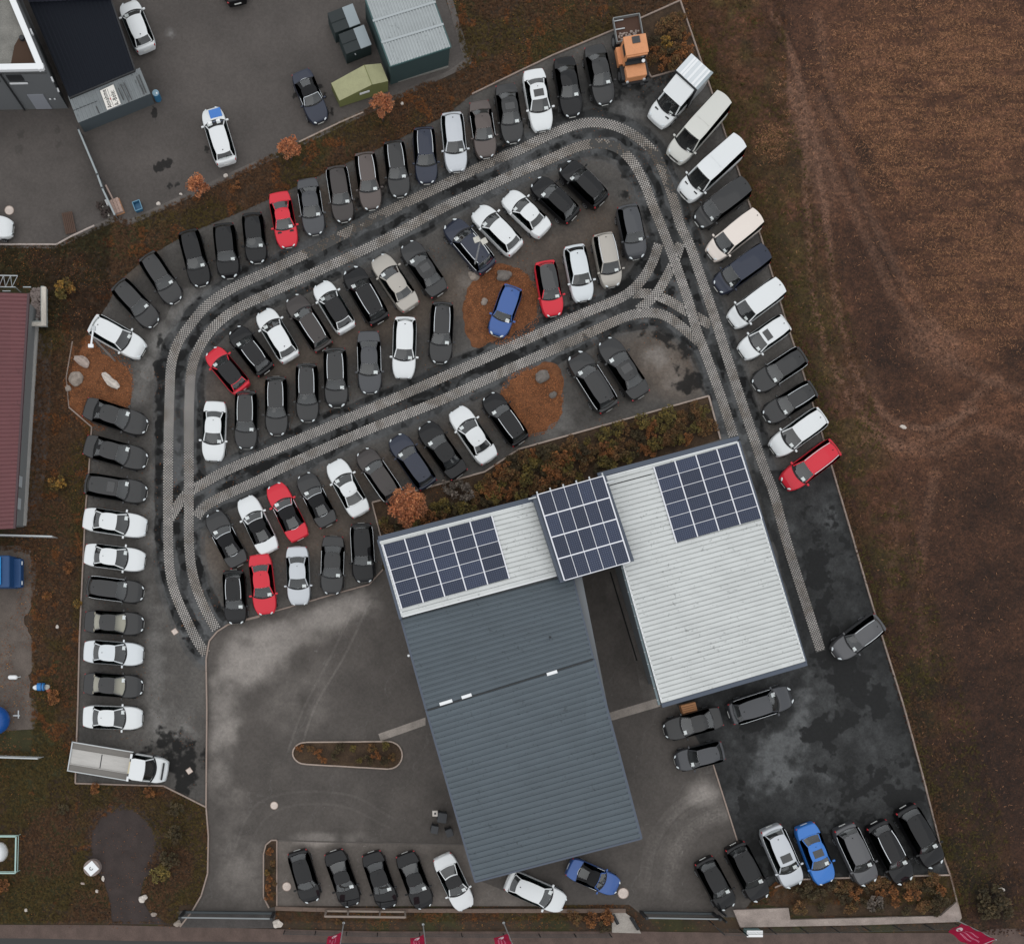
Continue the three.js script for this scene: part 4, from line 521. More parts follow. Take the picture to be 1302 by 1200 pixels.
  { const ra = [], rb = []; for (let i = iRoof0 + 1; i <= iRoof1; i++) { const r = rows[i]; ra.push(V3(X(r.s + r.back), r.y + .045, r.w * .93)); rb.push(V3(X(r.s + r.back), r.y + .045, -r.w * .93)); }
    if (ra.length > 1) { const tb = (a) => { const c = new THREE.CatmullRomCurve3(a); return new THREE.TubeGeometry(c, 10, .028, 6); }; out.rail_l = tb(rb); out.rail_r = tb(ra); } }
  { for (const [sg, k] of [[-1, 'l'], [1, 'r']]) { const a = []; for (let i = 0; i <= 10; i++) { const s = mix(S.cowl + .07, Math.min(p1 + .03, S.rb - .03), i / 10); a.push(V3(X(s), topY(s) + .016, sg * (beltW(s) + .012))); } out['trim_' + k] = new THREE.TubeGeometry(new THREE.CatmullRomCurve3(a), 12, .022, 5); } }
  if (S.soft) { const a = []; for (let i = 0; i <= 24; i++) { const t = i / 24, A = Math.PI * t; const s = mix(S.cowl + .08, S.rb + .005, Math.pow(Math.sin(A), .55)); a.push(V3(X(s), topY(s) + .02, Math.cos(A) * beltW(s) * (.99 - .05 * Math.sin(A)))); } out.top_trim = new THREE.TubeGeometry(new THREE.CatmullRomCurve3(a), 60, .026, 5);
    const f = []; for (let i = 1; i <= iRoof0; i++) f.push(topP[i][0].clone().add(V3(0, .012, 0))); const hd = topP[iRoof0].map((p) => p.clone().add(V3(0, .012, 0))); for (let k = 1; k < hd.length; k++) f.push(hd[k]); for (let i = iRoof0 - 1; i >= 1; i--) f.push(topP[i][vs.length - 1].clone().add(V3(0, .012, 0))); out.screen_frame = new THREE.TubeGeometry(new THREE.CatmullRomCurve3(f), 50, .03, 5); }
  { const r0 = rows[iRoof0]; const s0 = S.rf + .05, s1 = Math.min(S.rf + .17, S.rr - .04); out.sunroof = rbox((s1 - s0) * L, .02, hw * S.gr * 1.25, .009, X((s0 + s1) / 2), H - .004 + (S.van ? 0 : .006), 0); out.aerial = new THREE.ConeGeometry(.05, .11, 6).translate(X(S.rr - .05), H + .02, 0);
    out.vents = merge([-1, 1].map((sg) => box(.16, .02, .32, X(S.cowl - .03), topY(S.cowl - .03) + .045, sg * hw * .52, 0)));
    out.bar = rbox(.36, .10, 1.1, .04, X(S.rf + .12), H + .04, 0); }
  return geoCache[type] = { g: out, S };
}
// opts: r roof rails, c bright window trim, s sunroof, p panoramic black roof, b black roof paint, n no price sheet, i beige shelf, k black mirrors, v bonnet vents, o no trim
function makeCar(type, color, opts, label, category, nose, tail, group) {
  const { g, S } = carGeo(type), paintM = PAINT[color], hN = .55, hT = S.van || type === 'transporter' ? S.H * .97 : S.wagon ? S.belt : .8;
  const a = G(nose[0], nose[1], hN), b = G(tail[0], tail[1], hT); a.y = b.y = 0; const len = a.distanceTo(b), t = thing(category === 'van' ? 'parked_van' : 'parked_car', label, category, a.clone().add(b).multiplyScalar(.5), -Math.atan2(a.z - b.z, a.x - b.x), group);
  const k = clamp(len / S.L, .88, 1.12); t.scale.set(k, 1, Math.pow(k, .4)); const has = (c) => opts.includes(c);
  part('body', g.body, paintM, t);
  part('roof', g.roof, S.soft ? CM.fabric : has('p') ? CM.gloss : has('b') ? PAINT.black : has('w') ? PAINT.white : paintM, t);
  part('cowl', g.cowl, CM.plastic, t); part('windscreen', g.windscreen, CM.glass, t); if (g.rear_window) part('rear_window', g.rear_window, CM.glass, t);
  for (const n of ['front', 'rear', 'quarter']) for (const s of ['_l', '_r']) if (g[n + s]) part('side_window', g[n + s], CM.sideGlass, t);
  part('interior', g.interior, has('i') ? CM.beige : CM.cabin, t); if (!has('n')) part('price_sheet', g.price_sheet, CM.paper, t);
  for (const s of ['l', 'r']) { part('mirror', g['mirror_' + s], has('k') ? CM.plastic : paintM, t); part('headlight', g['head_' + s], CM.lamp, t); part('tail_light', g['tail_' + s], CM.tail, t); if (has('r') && g['rail_' + s]) part('roof_rail', g['rail_' + s], CM.chrome, t); if (has('c')) part('window_trim', g['trim_' + s], CM.chrome, t); }
  part('grille', g.grille, CM.plastic, t); part('number_plate', g.plate_f, CM.plate, t); part('number_plate', g.plate_r, CM.plate, t);
  for (const w of g.wheels) { const m = part('wheel', w.tyre, CM.tyre, t); m.position.copy(w.p); const r = part('rim', w.rim, CM.rim, m); r.position.z = w.sg * .10; if (w.sg < 0) r.rotation.y = Math.PI; }
  if (has('s')) part('sunroof', g.sunroof, CM.gloss, t); if (has('v')) part('bonnet_vent', g.vents, CM.plastic, t); if (!S.soft && !S.van) part('aerial', g.aerial, CM.plastic, t);
  if (g.top_trim) { part('hood_trim', g.top_trim, CM.chrome, t); part('screen_frame', g.screen_frame, has('q') ? paintM : CM.chrome, t); }
  return t;
}
const ORD = ['first', 'second', 'third', 'fourth', 'fifth', 'sixth', 'seventh', 'eighth', 'ninth', 'tenth', 'eleventh', 'twelfth', 'thirteenth', 'fourteenth', 'fifteenth', 'sixteenth', 'seventeenth', 'eighteenth', 'nineteenth'];
// each row: [type, paint, options, what it looks like, nose, tail] in order along the row
function row(where, group, list) { list.forEach(([type, color, opts, look, nx, ny, tx, ty], i) => makeCar(type, color, opts, `${look}, ${ORD[i]} ${where}`, look.includes(' van') ? 'van' : 'car', [nx, ny], [tx, ty], group)); }
row('from left in the top verge row', 'cars parked along the top verge', [
  ['suv', 'white', 'c', 'white crossover under the tall lamp', 182, 448, 115, 409], ['estate', 'anthracite', '', 'charcoal estate', 196.5, 412, 148, 359], ['estate', 'anthracite', '', 'charcoal long estate', 224, 383, 185, 323], ['estate', 'black', '', 'black wide estate', 257, 363, 238, 291], ['suv', 'black', '', 'black crossover', 291.5, 348, 284, 288], ['hatch', 'black', '', 'black hatchback', 327, 332, 320, 271],
  ['coupe', 'red', 'v', 'bright red coupe', 367, 314, 354, 244], ['sedan', 'dgrey2', 'c', 'slate grey saloon', 401, 298, 390, 227], ['estate', 'darkbrown', 'c', 'dark brown estate', 438, 281, 427, 210], ['estate', 'brown', 'r', 'mid brown estate with roof rails', 473, 266, 463, 192], ['estate', 'anthracite', 'r', 'charcoal estate with roof rails', 509, 249, 500, 178], ['estate', 'navy', 'rn', 'navy estate with silver roof rails', 543, 232, 538.5, 161], ['estate', 'silver', 'c', 'silver estate', 581, 218, 574, 141],
  ['sedan', 'brown', 'c', 'taupe saloon', 619, 200, 608.5, 128.5], ['sedan', 'anthracite', 's', 'dark grey saloon with sunroof', 653, 181, 642, 107], ['sedan', 'white', 's', 'white saloon with sunroof', 690.5, 166, 677.5, 88.5], ['sedan', 'black', '', 'black saloon', 728.5, 147.5, 716, 73], ['sedan', 'anthracite', '', 'black saloon beside the orange truck', 770, 132, 754.5, 58]]);
row('from top in the left kerb row', 'cars parked along the left kerb', [
  ['sedan', 'anthracite', '', 'charcoal saloon', 186, 543, 107, 517], ['sedan', 'anthracite', '', 'charcoal fastback saloon', 186, 586.5, 107, 565], ['estate', 'anthracite', 's', 'dark estate with sunroof', 186, 628, 106, 614], ['sedan', 'white', '', 'white saloon', 186, 671, 105.5, 658.5], ['sedan', 'white', '', 'plain white saloon', 184, 714, 107, 704], ['estate', 'anthracite', 'c', 'black estate with bright trim', 182, 754.5, 109, 745], ['sedan', 'anthracite', 'i', 'black saloon with pale rear shelf', 182, 794, 107, 789.5], ['sedan', 'pearl', '', 'silver saloon', 182, 833, 106, 827.5], ['sedan', 'anthracite', 'i', 'dark saloon with pale rear shelf', 181, 874, 106, 868.5], ['sedan', 'white', '', 'white saloon beside the flatbed', 181, 913.5, 105, 911]]);
row('from left, row under the upper lane', 'cars parked under the upper lane', [
  ['hatch', 'red', 'b', 'small red hatchback with black roof', 268, 446, 309, 495], ['hatch', 'black', 'r', 'black hatchback', 298, 419, 339, 472], ['hatch', 'white', '', 'white hatchback', 334, 396, 370, 455.5], ['estate', 'darkbrown', 'r', 'dark brown estate with roof rails', 371, 378, 413, 442.5], ['hatch', 'white', 'b', 'white hatchback with black roof', 406.5, 361, 442, 418.5], ['suv', 'black', 'r', 'black crossover with red tail lights', 445, 343, 484, 408], ['sedan', 'champagne', '', 'champagne saloon', 480, 327, 523.5, 391.5], ['sedan', 'anthracite', 's', 'charcoal saloon', 517, 310, 560, 374],
  ['suv', 'navy', 'rc', 'navy estate under the lamp head', 571, 284, 622, 341], ['hatch', 'white', '', 'white hatchback', 606, 267, 658, 316.5], ['sedan', 'white', '', 'white saloon', 645, 249, 693, 294], ['hatch', 'black', '', 'black hatchback', 680.5, 231, 731, 275.5], ['suv', 'black', '', 'black crossover by the bend', 717, 211, 767, 256]]);
row('from left, row above the middle lane', 'cars parked above the middle lane', [
  ['sedan', 'white', '', 'white saloon', 271, 586, 274, 510], ['estate', 'anthracite', 'r', 'black estate with roof rails', 313, 570.5, 312.5, 495.5], ['estate', 'anthracite', 'rn', 'charcoal estate with roof rails', 352.3, 553, 350.5, 477.5], ['estate', 'anthracite', 'rn', 'black estate with bright roof rails', 391.5, 536, 389.5, 461], ['suv', 'anthracite', 'r', 'dark grey crossover with roof rails', 428.4, 517.5, 425.5, 441], ['sedan', 'dgrey2', 'c', 'grey long saloon', 470.7, 500, 468.5, 420.5], ['estate', 'white', '', 'white estate', 513, 481, 515.3, 401.5], ['estate', 'anthracite', 'r', 'black estate with silver rails', 559.4, 461.5, 563, 382.5]]);
row('from left, group right of the mulch', 'cars right of the mulch bed', [
  ['estate', 'red', 'p', 'red estate with black glass roof', 704, 400, 693, 332], ['hatch', 'pearl', '', 'silver white hatchback', 742.5, 382.5, 730, 310], ['mpv', 'champagne', 'r', 'cream people carrier', 778, 362.5, 767, 297], ['suv', 'dgrey2', '', 'dark grey crossover', 809, 327, 798, 261]]);
makeCar('mini', 'blue', '', 'boxy bright blue small car standing on the round mulch bed', 'car', [631, 426.5], [653.5, 362.5]);
row('from left, row below the middle lane', 'cars parked below the middle lane', [
  ['cabrio', 'anthracite', '', 'charcoal convertible with black hood', 270, 652, 305, 719], ['cabrio', 'white', 'q', 'white coupe with black fabric hood', 311, 633, 343.5, 702], ['cabrio', 'red', '', 'red convertible with black hood', 348, 616.5, 382, 685.5], ['cabrio', 'anthracite', '', 'dark convertible with black hood', 386, 603.5, 418.5, 668], ['coupe', 'white', '', 'white coupe', 424, 587, 460, 654], ['estate', 'darkbrown', 'c', 'dark brown estate', 460.5, 573.5, 503, 635], ['estate', 'navy', '', 'blue-black estate', 502, 555.5, 546, 618], ['sedan', 'black', '', 'black saloon', 539, 540, 585, 605], ['sedan', 'white', '', 'white saloon', 579, 520.5, 623.5, 585.5], ['estate', 'black', 'r', 'black estate with silver rails', 620.5, 503, 664, 562], ['suv', 'anthracite', 'c', 'black crossover', 730, 451, 776.5, 520], ['sedan', 'anthracite', 's', 'black saloon with large sunroof', 768.5, 433, 816, 504.5]]);
row('from left, short row at yard kerb', 'cars parked at the yard kerb', [
  ['hatch', 'black', 'r', 'black hatchback', 300.5, 792.5, 296, 724], ['sedan', 'red', '', 'red saloon', 338.5, 781, 329.5, 704.5], ['sedan', 'silver', '', 'silver saloon', 380.7, 769, 377.5, 694.5], ['sedan', 'anthracite', 'c', 'charcoal saloon', 421.8, 755, 424, 681], ['estate', 'black', 'c', 'black estate', 463.5, 740, 459, 664.5]]);
row('from top among field edge vehicles', 'vans at the field edge', [
  ['panelvan', 'ivory', '', 'creamy white long van', 858, 200, 923, 120.5], ['panelvan', 'white', 'v', 'bright white van', 876, 243, 938, 180.5], ['transporter', 'anthracite', '', 'black van', 888, 283, 952, 230.5], ['transporter', 'cream', '', 'cream van', 903.5, 325, 968, 270], ['transporter', 'navy', '', 'navy blue van', 915, 364, 975, 318], ['transporter', 'white', '', 'white van', 930, 410, 997, 358.5], ['mpv', 'white', 's', 'white people carrier with sunroof', 943, 450, 1002, 408], ['estate', 'anthracite', 'c', 'charcoal estate', 960, 491.5, 1024, 449], ['estate', 'anthracite', 'r', 'black estate with roof rails', 973.5, 531, 1037, 492], ['mpv', 'white', 'c', 'white people carrier', 983, 573, 1049, 526], ['mpv', 'red', 'r', 'red people carrier', 997, 616.5, 1065, 566.5]]);
row('from left in the customer bays', 'cars in the customer bays', [
  ['hatch', 'black', 'n', 'black hatchback', 397, 1146, 377, 1082], ['coupe', 'black', '', 'black coupe', 448, 1151, 423.5, 1082], ['sedan', 'black', '', 'black saloon', 495, 1153.5, 471.5, 1083.5], ['coupe', 'black', '', 'black fastback coupe', 540.5, 1153.5, 514.5, 1084.5], ['coupe', 'white', 'b', 'white sports coupe', 593, 1155, 561.5, 1088]]);
makeCar('hatch', 'white', '', 'white hatchback parked under the slate roof corner', 'car', [718, 1150], [645, 1119]);
makeCar('cabrio', 'blue', 'qn', 'blue convertible with black hood beside the slate hall', 'car', [786, 1128.5], [723, 1101.5]);
row('from left in the bottom right row', 'cars in the bottom right row', [
  ['hatch', 'black', '', 'black hatchback', 926.5, 1154, 895, 1093], ['suv', 'black', '', 'black large crossover', 968, 1143, 934.5, 1074.5], ['suv', 'silver', 'sc', 'silver crossover with sunroof', 1010, 1126, 980.5, 1052], ['sedan', 'brightblue', 's', 'bright blue saloon', 1051, 1122.5, 1023, 1048.5], ['suv', 'grey', 'c', 'grey crossover', 1105, 1123, 1074, 1050.5], ['suv', 'black', 'r', 'black crossover with roof rails', 1151, 1121, 1115, 1047], ['suv', 'black', '', 'black crossover in the corner', 1190, 1100, 1152, 1027]]);
makeCar('sedan', 'anthracite', '', 'charcoal saloon nosing west below the white hall', 'car', [845, 930], [918, 910]);
makeCar('suv', 'dgrey2', 'c', 'dark pick-up shaped estate facing east under the white hall eave', 'car', [1006, 883], [929, 909]);
makeCar('hatch', 'dgrey2', '', 'small dark hatchback below the charcoal saloon, near the footway', 'car', [859, 969], [921.5, 954]);
makeCar('suv', 'grey', 'r', 'grey off-roader alone against the field kerb', 'car', [1061, 832], [1122, 789]);
makeCar('hatch', 'white', '', 'white hatchback beside the black roof in the upper yard', 'car', [162, 3], [185.5, 61]);
makeCar('estate', 'white', '', 'white estate with blue bonnet panel in the upper yard', 'car', [267.5, 138], [288, 206]);
makeCar('cabrio', 'navy', 'n', 'dark navy convertible parked alone in the upper yard', 'car', [407, 153], [382, 92]);
makeCar('sedan', 'black', 'n', 'dark car cut off by the top edge of the picture', 'car', [284, -72], [302, 3]);
makeCar('hatch', 'white', 'n', 'white car cut off by the left edge in the upper yard', 'car', [16, 291], [-50, 284]);
{ const car = scene.children.find((o) => o.userData.label?.startsWith('white estate with blue bonnet')); const g = rbox(.72, .02, .95, .009, 1.68, .955, .26); part('bonnet_panel', g, PAINT.brightblue, car); for (const z of [-.35, .3]) part('paper', box(.34, .01, .3, .92, 1.07, z), CM.paper, car); }

// box van, flatbed, orange tipper, blue trucks
function cabOver(t, col, W, H, x0, x1, opts = {}) { // a short rounded cab: x0 rear, x1 front
  const L = x1 - x0, hw = W / 2, s = new THREE.Shape(); s.moveTo(x0, .45); s.lineTo(x1, .45); s.lineTo(x1 + .02, .9); s.lineTo(x1 - .75, 1.25); s.lineTo(x1 - 1.35, H - .08); s.quadraticCurveTo(x1 - 1.42, H, x1 - 1.55, H); s.lineTo(x0 + .1, H); s.lineTo(x0, H - .1); s.closePath();
  const g = new THREE.ExtrudeGeometry(s, { depth: W - .3, bevelEnabled: true, bevelSize: .12, bevelThickness: .15, bevelSegments: 3 }); g.translate(0, 0, -(W - .3) / 2); part('cab', g, col, t);
  return { hw };
}
function wheelsOn(t, list, r = .38, w = .26) { const wh = cyl(r, r, w, 20); wh.rotateX(Math.PI / 2); for (const [x, z] of list) { const m = part('wheel', wh, CM.tyre, t); m.position.set(x, r, z); const rm = cyl(r * .6, r * .6, .02, 14); rm.rotateX(Math.PI / 2); const q = part('rim', rm, CM.rim, m); q.position.z = Math.sign(z) * (w / 2 + .005); } }
function frameAt(name, label, cat, nose, tail, hN, hT) { const a = G(...nose, hN), b = G(...tail, hT); a.y = b.y = 0; const t = thing(name, label, cat, a.clone().add(b).multiplyScalar(.5), -Math.atan2(a.z - b.z, a.x - b.x)); return [t, a.distanceTo(b)]; }
{ // white box van
  const [t, L] = frameAt('box_van', 'white box van with ribbed load box, at the top of the field edge row', 'van', [833, 155], [893.5, 79], .6, 3.1); const { g, S } = carGeo('panelvan'), f = L / 2;
  const cab = new THREE.Group(); const sx = 1.0; const shift = f - 3.0;
  const keep = (geo) => { const q = (geo.index ? geo.toNonIndexed() : geo.clone()), p = q.attributes.position; const lim = f - 2.35 - shift; for (let i = 0; i < p.count; i++) if (p.getX(i) < lim) p.setX(i, lim); q.translate(shift, 0, 0); return q; };
  const shrink = (geo) => keep(geo).scale(1, .90, 1);
  part('body', shrink(g.body), PAINT.white, t); part('roof', shrink(g.roof), PAINT.white, t); part('windscreen', shrink(g.windscreen), CM.glass, t); part('cowl', shrink(g.cowl), CM.plastic, t); part('interior', shrink(g.interior), CM.cabin, t); for (const n of ['front_l', 'front_r']) part('side_window', shrink(g[n]), CM.sideGlass, t);
  part('price_sheet', shrink(g.price_sheet), CM.paper, t); part('bonnet_vent', shrink(g.vents), CM.plastic, t); for (const s of ['l', 'r']) { part('mirror', shrink(g['mirror_' + s]), CM.plastic, t); part('headlight', shrink(g['head_' + s]), CM.lamp, t); }
  part('wind_deflector', (() => { const s = new THREE.Shape(); s.moveTo(0, 0); s.lineTo(1.15, .02); s.lineTo(.1, .66); s.lineTo(0, .66); const q = new THREE.ExtrudeGeometry(s, { depth: 1.6, bevelEnabled: true, bevelSize: .04, bevelThickness: .1, bevelSegments: 2 }); q.translate(f - 2.45, 2.2, -.8); return q; })(), PAINT.white, t);
  const bl = L - 2.5, bx = -f + bl / 2; const b = [rbox(bl, 2.15, 2.12, .03, bx, 1.95, 0)]; part('load_box', merge(b), PAINT.pearl, t); for (const z of [-.82, -.5, -.05, .4, .62]) part('roof_rib', box(bl - .08, .02, .16, bx, 3.035, z), M.white, t); part('side_rail', box(bl, .08, .22, bx, 3.02, -1.0), std([.32, .36, .38], .4, .4), t); part('front_gap', box(.06, 2.2, 2.16, bx + bl / 2 + .03, 1.97, 0), M.dark, t); part('tail_door', box(.03, 2.0, 2.0, -f - .01, 1.95, 0), M.white, t);
  wheelsOn(t, [[f - 1.0, .9], [f - 1.0, -.9], [-f + 1.3, .9], [-f + 1.3, -.9]], .35); part('chassis', box(L - 1.2, .3, .9, -.3, .65, 0), M.dark, t);
}
{ // car transporter flatbed
  const [t, L] = frameAt('flatbed_truck', 'white flatbed recovery truck with long aluminium deck in the lower left corner', 'truck', [213, 981], [89, 961.5], .6, 1.0), f = L / 2; const { g } = carGeo('panelvan'), shift = f - 3.0, lim0 = f - 2.55 - shift;
  const keep = (geo) => { const q = (geo.index ? geo.toNonIndexed() : geo.clone()), p = q.attributes.position; for (let i = 0; i < p.count; i++) if (p.getX(i) < lim0) p.setX(i, lim0); q.translate(shift, 0, 0); return q.scale(1, .86, .98); };
  part('body', keep(g.body), PAINT.white, t); part('roof', keep(g.roof), PAINT.white, t); part('windscreen', keep(g.windscreen), CM.glass, t); part('cowl', keep(g.cowl), CM.plastic, t); part('interior', keep(g.interior), CM.cabin, t); for (const n of ['front_l', 'front_r']) part('side_window', keep(g[n]), CM.sideGlass, t); for (const s of ['l', 'r']) { part('mirror', keep(g['mirror_' + s]), CM.plastic, t); part('headlight', keep(g['head_' + s]), CM.lamp, t); } part('grille', box(.12, .1, 1.3, f - .3, .98, 0), M.dark, t);
  const bl = L - 2.75, bx = -f + bl / 2, alu = std([.5, .48, .46], .45, .5, { map: streak }), alud = std([.2, .185, .17], .6, .3, { map: streak });
  part('deck', box(bl, .1, 1.1, bx, .92, 0), alu, t); for (const z of [-.82, .82]) { part('ramp_track', box(bl, .14, .5, bx, .93, z), alud, t); for (const e of [-.25, .25]) part('track_edge', box(bl, .05, .04, bx, 1.02, z + e), alu, t); } part('side_rail', merge([box(bl + .1, .14, .06, bx, 1.0, 1.1), box(bl + .1, .14, .06, bx, 1.0, -1.1), box(.08, .14, 2.2, -f, 1.0, 0)]), M.galv, t);
  part('deck_slot', box(.07, .03, 1.05, -f + 2.35, .965, 0), M.dark, t); part('headboard', merge([box(.12, .6, 2.1, bx + bl / 2 + .08, 1.3, 0)]), M.dark, t); for (const [z, w] of [[-.85, .36], [0, .9], [.85, .36]]) part('warning_lamp', box(.16, .12, w, bx + bl / 2 + .08, 1.66, z), Math.abs(z) < .1 ? std([.6, .52, .34], .4) : M.white, t);
  wheelsOn(t, [[f - .95, .88], [f - .95, -.88], [-f + 1.5, .86], [-f + 1.5, -.86], [-f + 2.4, .86], [-f + 2.4, -.86]], .34); part('chassis', box(L - 1.0, .3, .9, -.2, .6, 0), M.dark, t);
}
{ // orange bonneted truck with an empty drop-side bed
  const [t, L] = frameAt('orange_truck', 'orange bonneted truck with empty rusty drop-side bed in the top row', 'truck', [808.5, 105], [796.5, 20], .9, 1.4), f = L / 2, O = std([.72, .31, .14], .5, 0, { map: streak });
  part('bonnet', rbox(.95, .72, 1.55, .10, f - .62, 1.18, 0), O, t); part('bumper', merge([box(.16, .3, 2.0, f - .06, .75, 0), box(.3, .1, .3, f + .05, .8, .5), box(.3, .1, .3, f + .05, .8, -.5)]), M.dark, t); for (const z of [-.85, .85]) { part('wing', rbox(1.1, .3, .42, .08, f - .8, 1.0, z), M.dark, t); part('headlight', cyl(.11, .11, .08, 12).rotateZ(Math.PI / 2).translate(f - .1, 1.0, z * .75), CM.lamp, t); }
  part('cab', rbox(1.5, 1.35, 1.62, .08, f - 1.98, 1.70, 0), O, t); part('roof', rbox(1.42, .10, 1.72, .05, f - 2.02, 2.42, 0), O, t); part('windscreen', box(.05, .5, 1.45, f - 1.22, 2.0, 0).rotateZ(0), glassWin, t); part('screen_ledge', box(.34, .04, 1.6, f - 1.15, 1.72, 0), M.dark, t); part('roof_hatch', rbox(.52, .07, .6, .03, f - 2.35, 2.49, -.05), CM.gloss, t); part('mirror', cyl(.13, .13, .06, 12, f - 1.0, 1.95, -.5), M.white, t); for (const z of [-.83, .83]) part('side_window', box(.8, .45, .03, f - 1.95, 2.0, z), glassWin, t); part('side_step', box(1.3, .5, .3, f - 2.1, .9, .95), O, t);
  const bl = L - 3.0, bx = -f + bl / 2, rust = std([.078, .038, .024], .9, 0, { map: streak }); part('bed_floor', box(bl, .1, 1.95, bx, 1.12, 0), rust, t); for (const [w, d, x, z] of [[bl, .05, bx, 1.0], [bl, .05, bx, -1.0], [.05, 2.0, -f, 0], [.05, 2.0, bx + bl / 2, 0]]) part('drop_side', box(w, .30, d, x, 1.30, z), std([.26, .27, .27], .6, .4), t);
  for (const x of [bx - .1, bx - .75]) part('tie_bar', box(.07, .07, .75, x, 1.25, .6), M.galv, t); part('gravel_load', (() => { const g = []; for (let k = 0; k < 60; k++) g.push(new THREE.IcosahedronGeometry(rr(.05, .11), 0).translate(bx + bl / 2 - rr(.08, .75), 1.2, rr(-.8, .8))); return merge(g); })(), conc(.7, .6, .55), t).userData.kind = 'stuff';
  wheelsOn(t, [[f - .9, .85], [f - .9, -.85], [-f + 1.3, .85], [-f + 1.3, -.85]], .5, .34); part('chassis', box(L - .6, .3, .8, -.2, .85, 0), M.dark, t);
}
{ // blue truck cut by the left edge
  const c = G(1, 729, 0), t = thing('blue_truck', 'bright blue flat-fronted truck at the left edge', 'truck', V3(c.x, 0, c.z)), B = std([.012, .12, .42], .4), B2 = std([.008, .05, .15], .5);
  part('cab', rbox(2.0, 2.0, 2.4, .12, .5, 1.3, 0), B2, t); part('roof', rbox(1.6, .16, 2.1, .07, .1, 2.4, -.05), std([.018, .25, .66], .35), t); part('windscreen', box(.30, .55, 1.9, 1.12, 1.95, .1), M.dark, t); part('bonnet', rbox(.8, .7, 2.2, .12, 1.62, 1.05, .05), B2, t); part('paper', merge([box(.12, .02, .2, 1.22, 2.26, .25), box(.1, .02, .16, 1.22, 2.26, .0)]), CM.paper, t); for (const z of [-.7, .8]) part('headlight', rbox(.16, .12, .3, .04, 2.0, 1.2, z), CM.lamp, t); wheelsOn(t, [[1.2, 1.0], [1.2, -1.0]], .48, .3); part('load_bed', box(4, .5, 2.3, -2.6, 1.3, 0), B2, t); wheelsOn(t, [[-3, 1.0], [-3, -1.0]], .48, .3);
}
{ const c = G(6, 914, 0), t = thing('blue_tank', 'dark blue rounded tank trailer at the left edge', 'tank', V3(c.x, 0, c.z)); const g = new THREE.CapsuleGeometry(1.1, 1.6, 10, 20); g.rotateZ(Math.PI / 2); g.translate(-1.1, 1.3, 0); part('shell', g, std([.008, .075, .30], .35), t); part('hitch', merge([box(.5, .08, .1, 1.1, .6, -.3), box(.08, .08, .6, 1.25, .6, -.4)]), M.galv, t); part('saddle', box(2.6, .5, 1.2, -1, .35, 0), M.dark, t); }

// ------------------------------------------------------------------ street furniture, stones, containers
const put2 = (name, label, category, mx, my, turn = 0, group, h = 0) => { const p = G(mx, my); p.y = h; return thing(name, label, category, p, turn, group); };
{ // lamps
  const l = put2('lamp_post', 'slim lamp post with two square heads standing in a stone by the mulch bed', 'street lamp', 602.3, 343.5), H = 5.7; part('pole', cyl(.05, .08, H, 10, 0, H / 2, 0), M.galv, l); part('arm', bar(V3(-.35, H, .05), V3(.25, H, -.02), .035), M.galv, l);
  for (const [x, z, a] of [[-.26, -.08, .35], [.26, .04, .5]]) { const m = part('lamp_head', rbox(.44, .12, .42, .04), conc(1.1, 1.1, 1.02), l); m.position.set(x, H + .06, z); m.rotation.y = a; }
  const k = put2('lamp_post', 'tall leaning-looking lamp post with a twin-headed cross arm beside the white crossover', 'street lamp', 146, 458.5), K = 5.85; part('pole', cyl(.05, .08, K, 10, 0, K / 2, 0), std([.3, .27, .25], .6, .3), k); part('arm', bar(V3(.03, K, -.62), V3(-.12, K, .52), .05, true), M.white, k); part('lamp_head', rbox(.3, .14, .34, .05, .06, K, -.68), M.galv, k); part('lamp_head', rbox(.38, .14, .26, .04, -.14, K, .56), M.white, k);
}
function rockGeo(sx, sy, sz, s) { let g = new THREE.IcosahedronGeometry(1, 2); g = mergeVertices((g.deleteAttribute('uv'), g.deleteAttribute('normal'), g)); const p = g.attributes.position; for (let i = 0; i < p.count; i++) { const x = p.getX(i), y = p.getY(i), z = p.getZ(i), r = .62 + .72 * vn(x * 1.6 + s * 9, y * 1.6 + z * 1.9 + s * 5) + .18 * (vn(x * 5 + s, z * 5 + y * 4) - .5); p.setXYZ(i, Math.round(x * r * 7) / 7 * .35 * sx + x * r * .65 * sx, (y * r + .35) * sy, z * r * sz * .75 + Math.round(z * r * 6) / 6 * sz * .25); } const q = g.toNonIndexed(); q.computeVertexNormals(); q.setAttribute('uv', new THREE.Float32BufferAttribute(Array.from({ length: q.attributes.position.count }, (_, i) => [q.attributes.position.getX(i) * 3, q.attributes.position.getZ(i) * 3]).flat(), 2)); return q; }
const rockMats = [conc(.85, .72, .66), conc(.62, .54, .48), conc(.34, .31, .29), conc(1.2, 1.12, 1.05)];
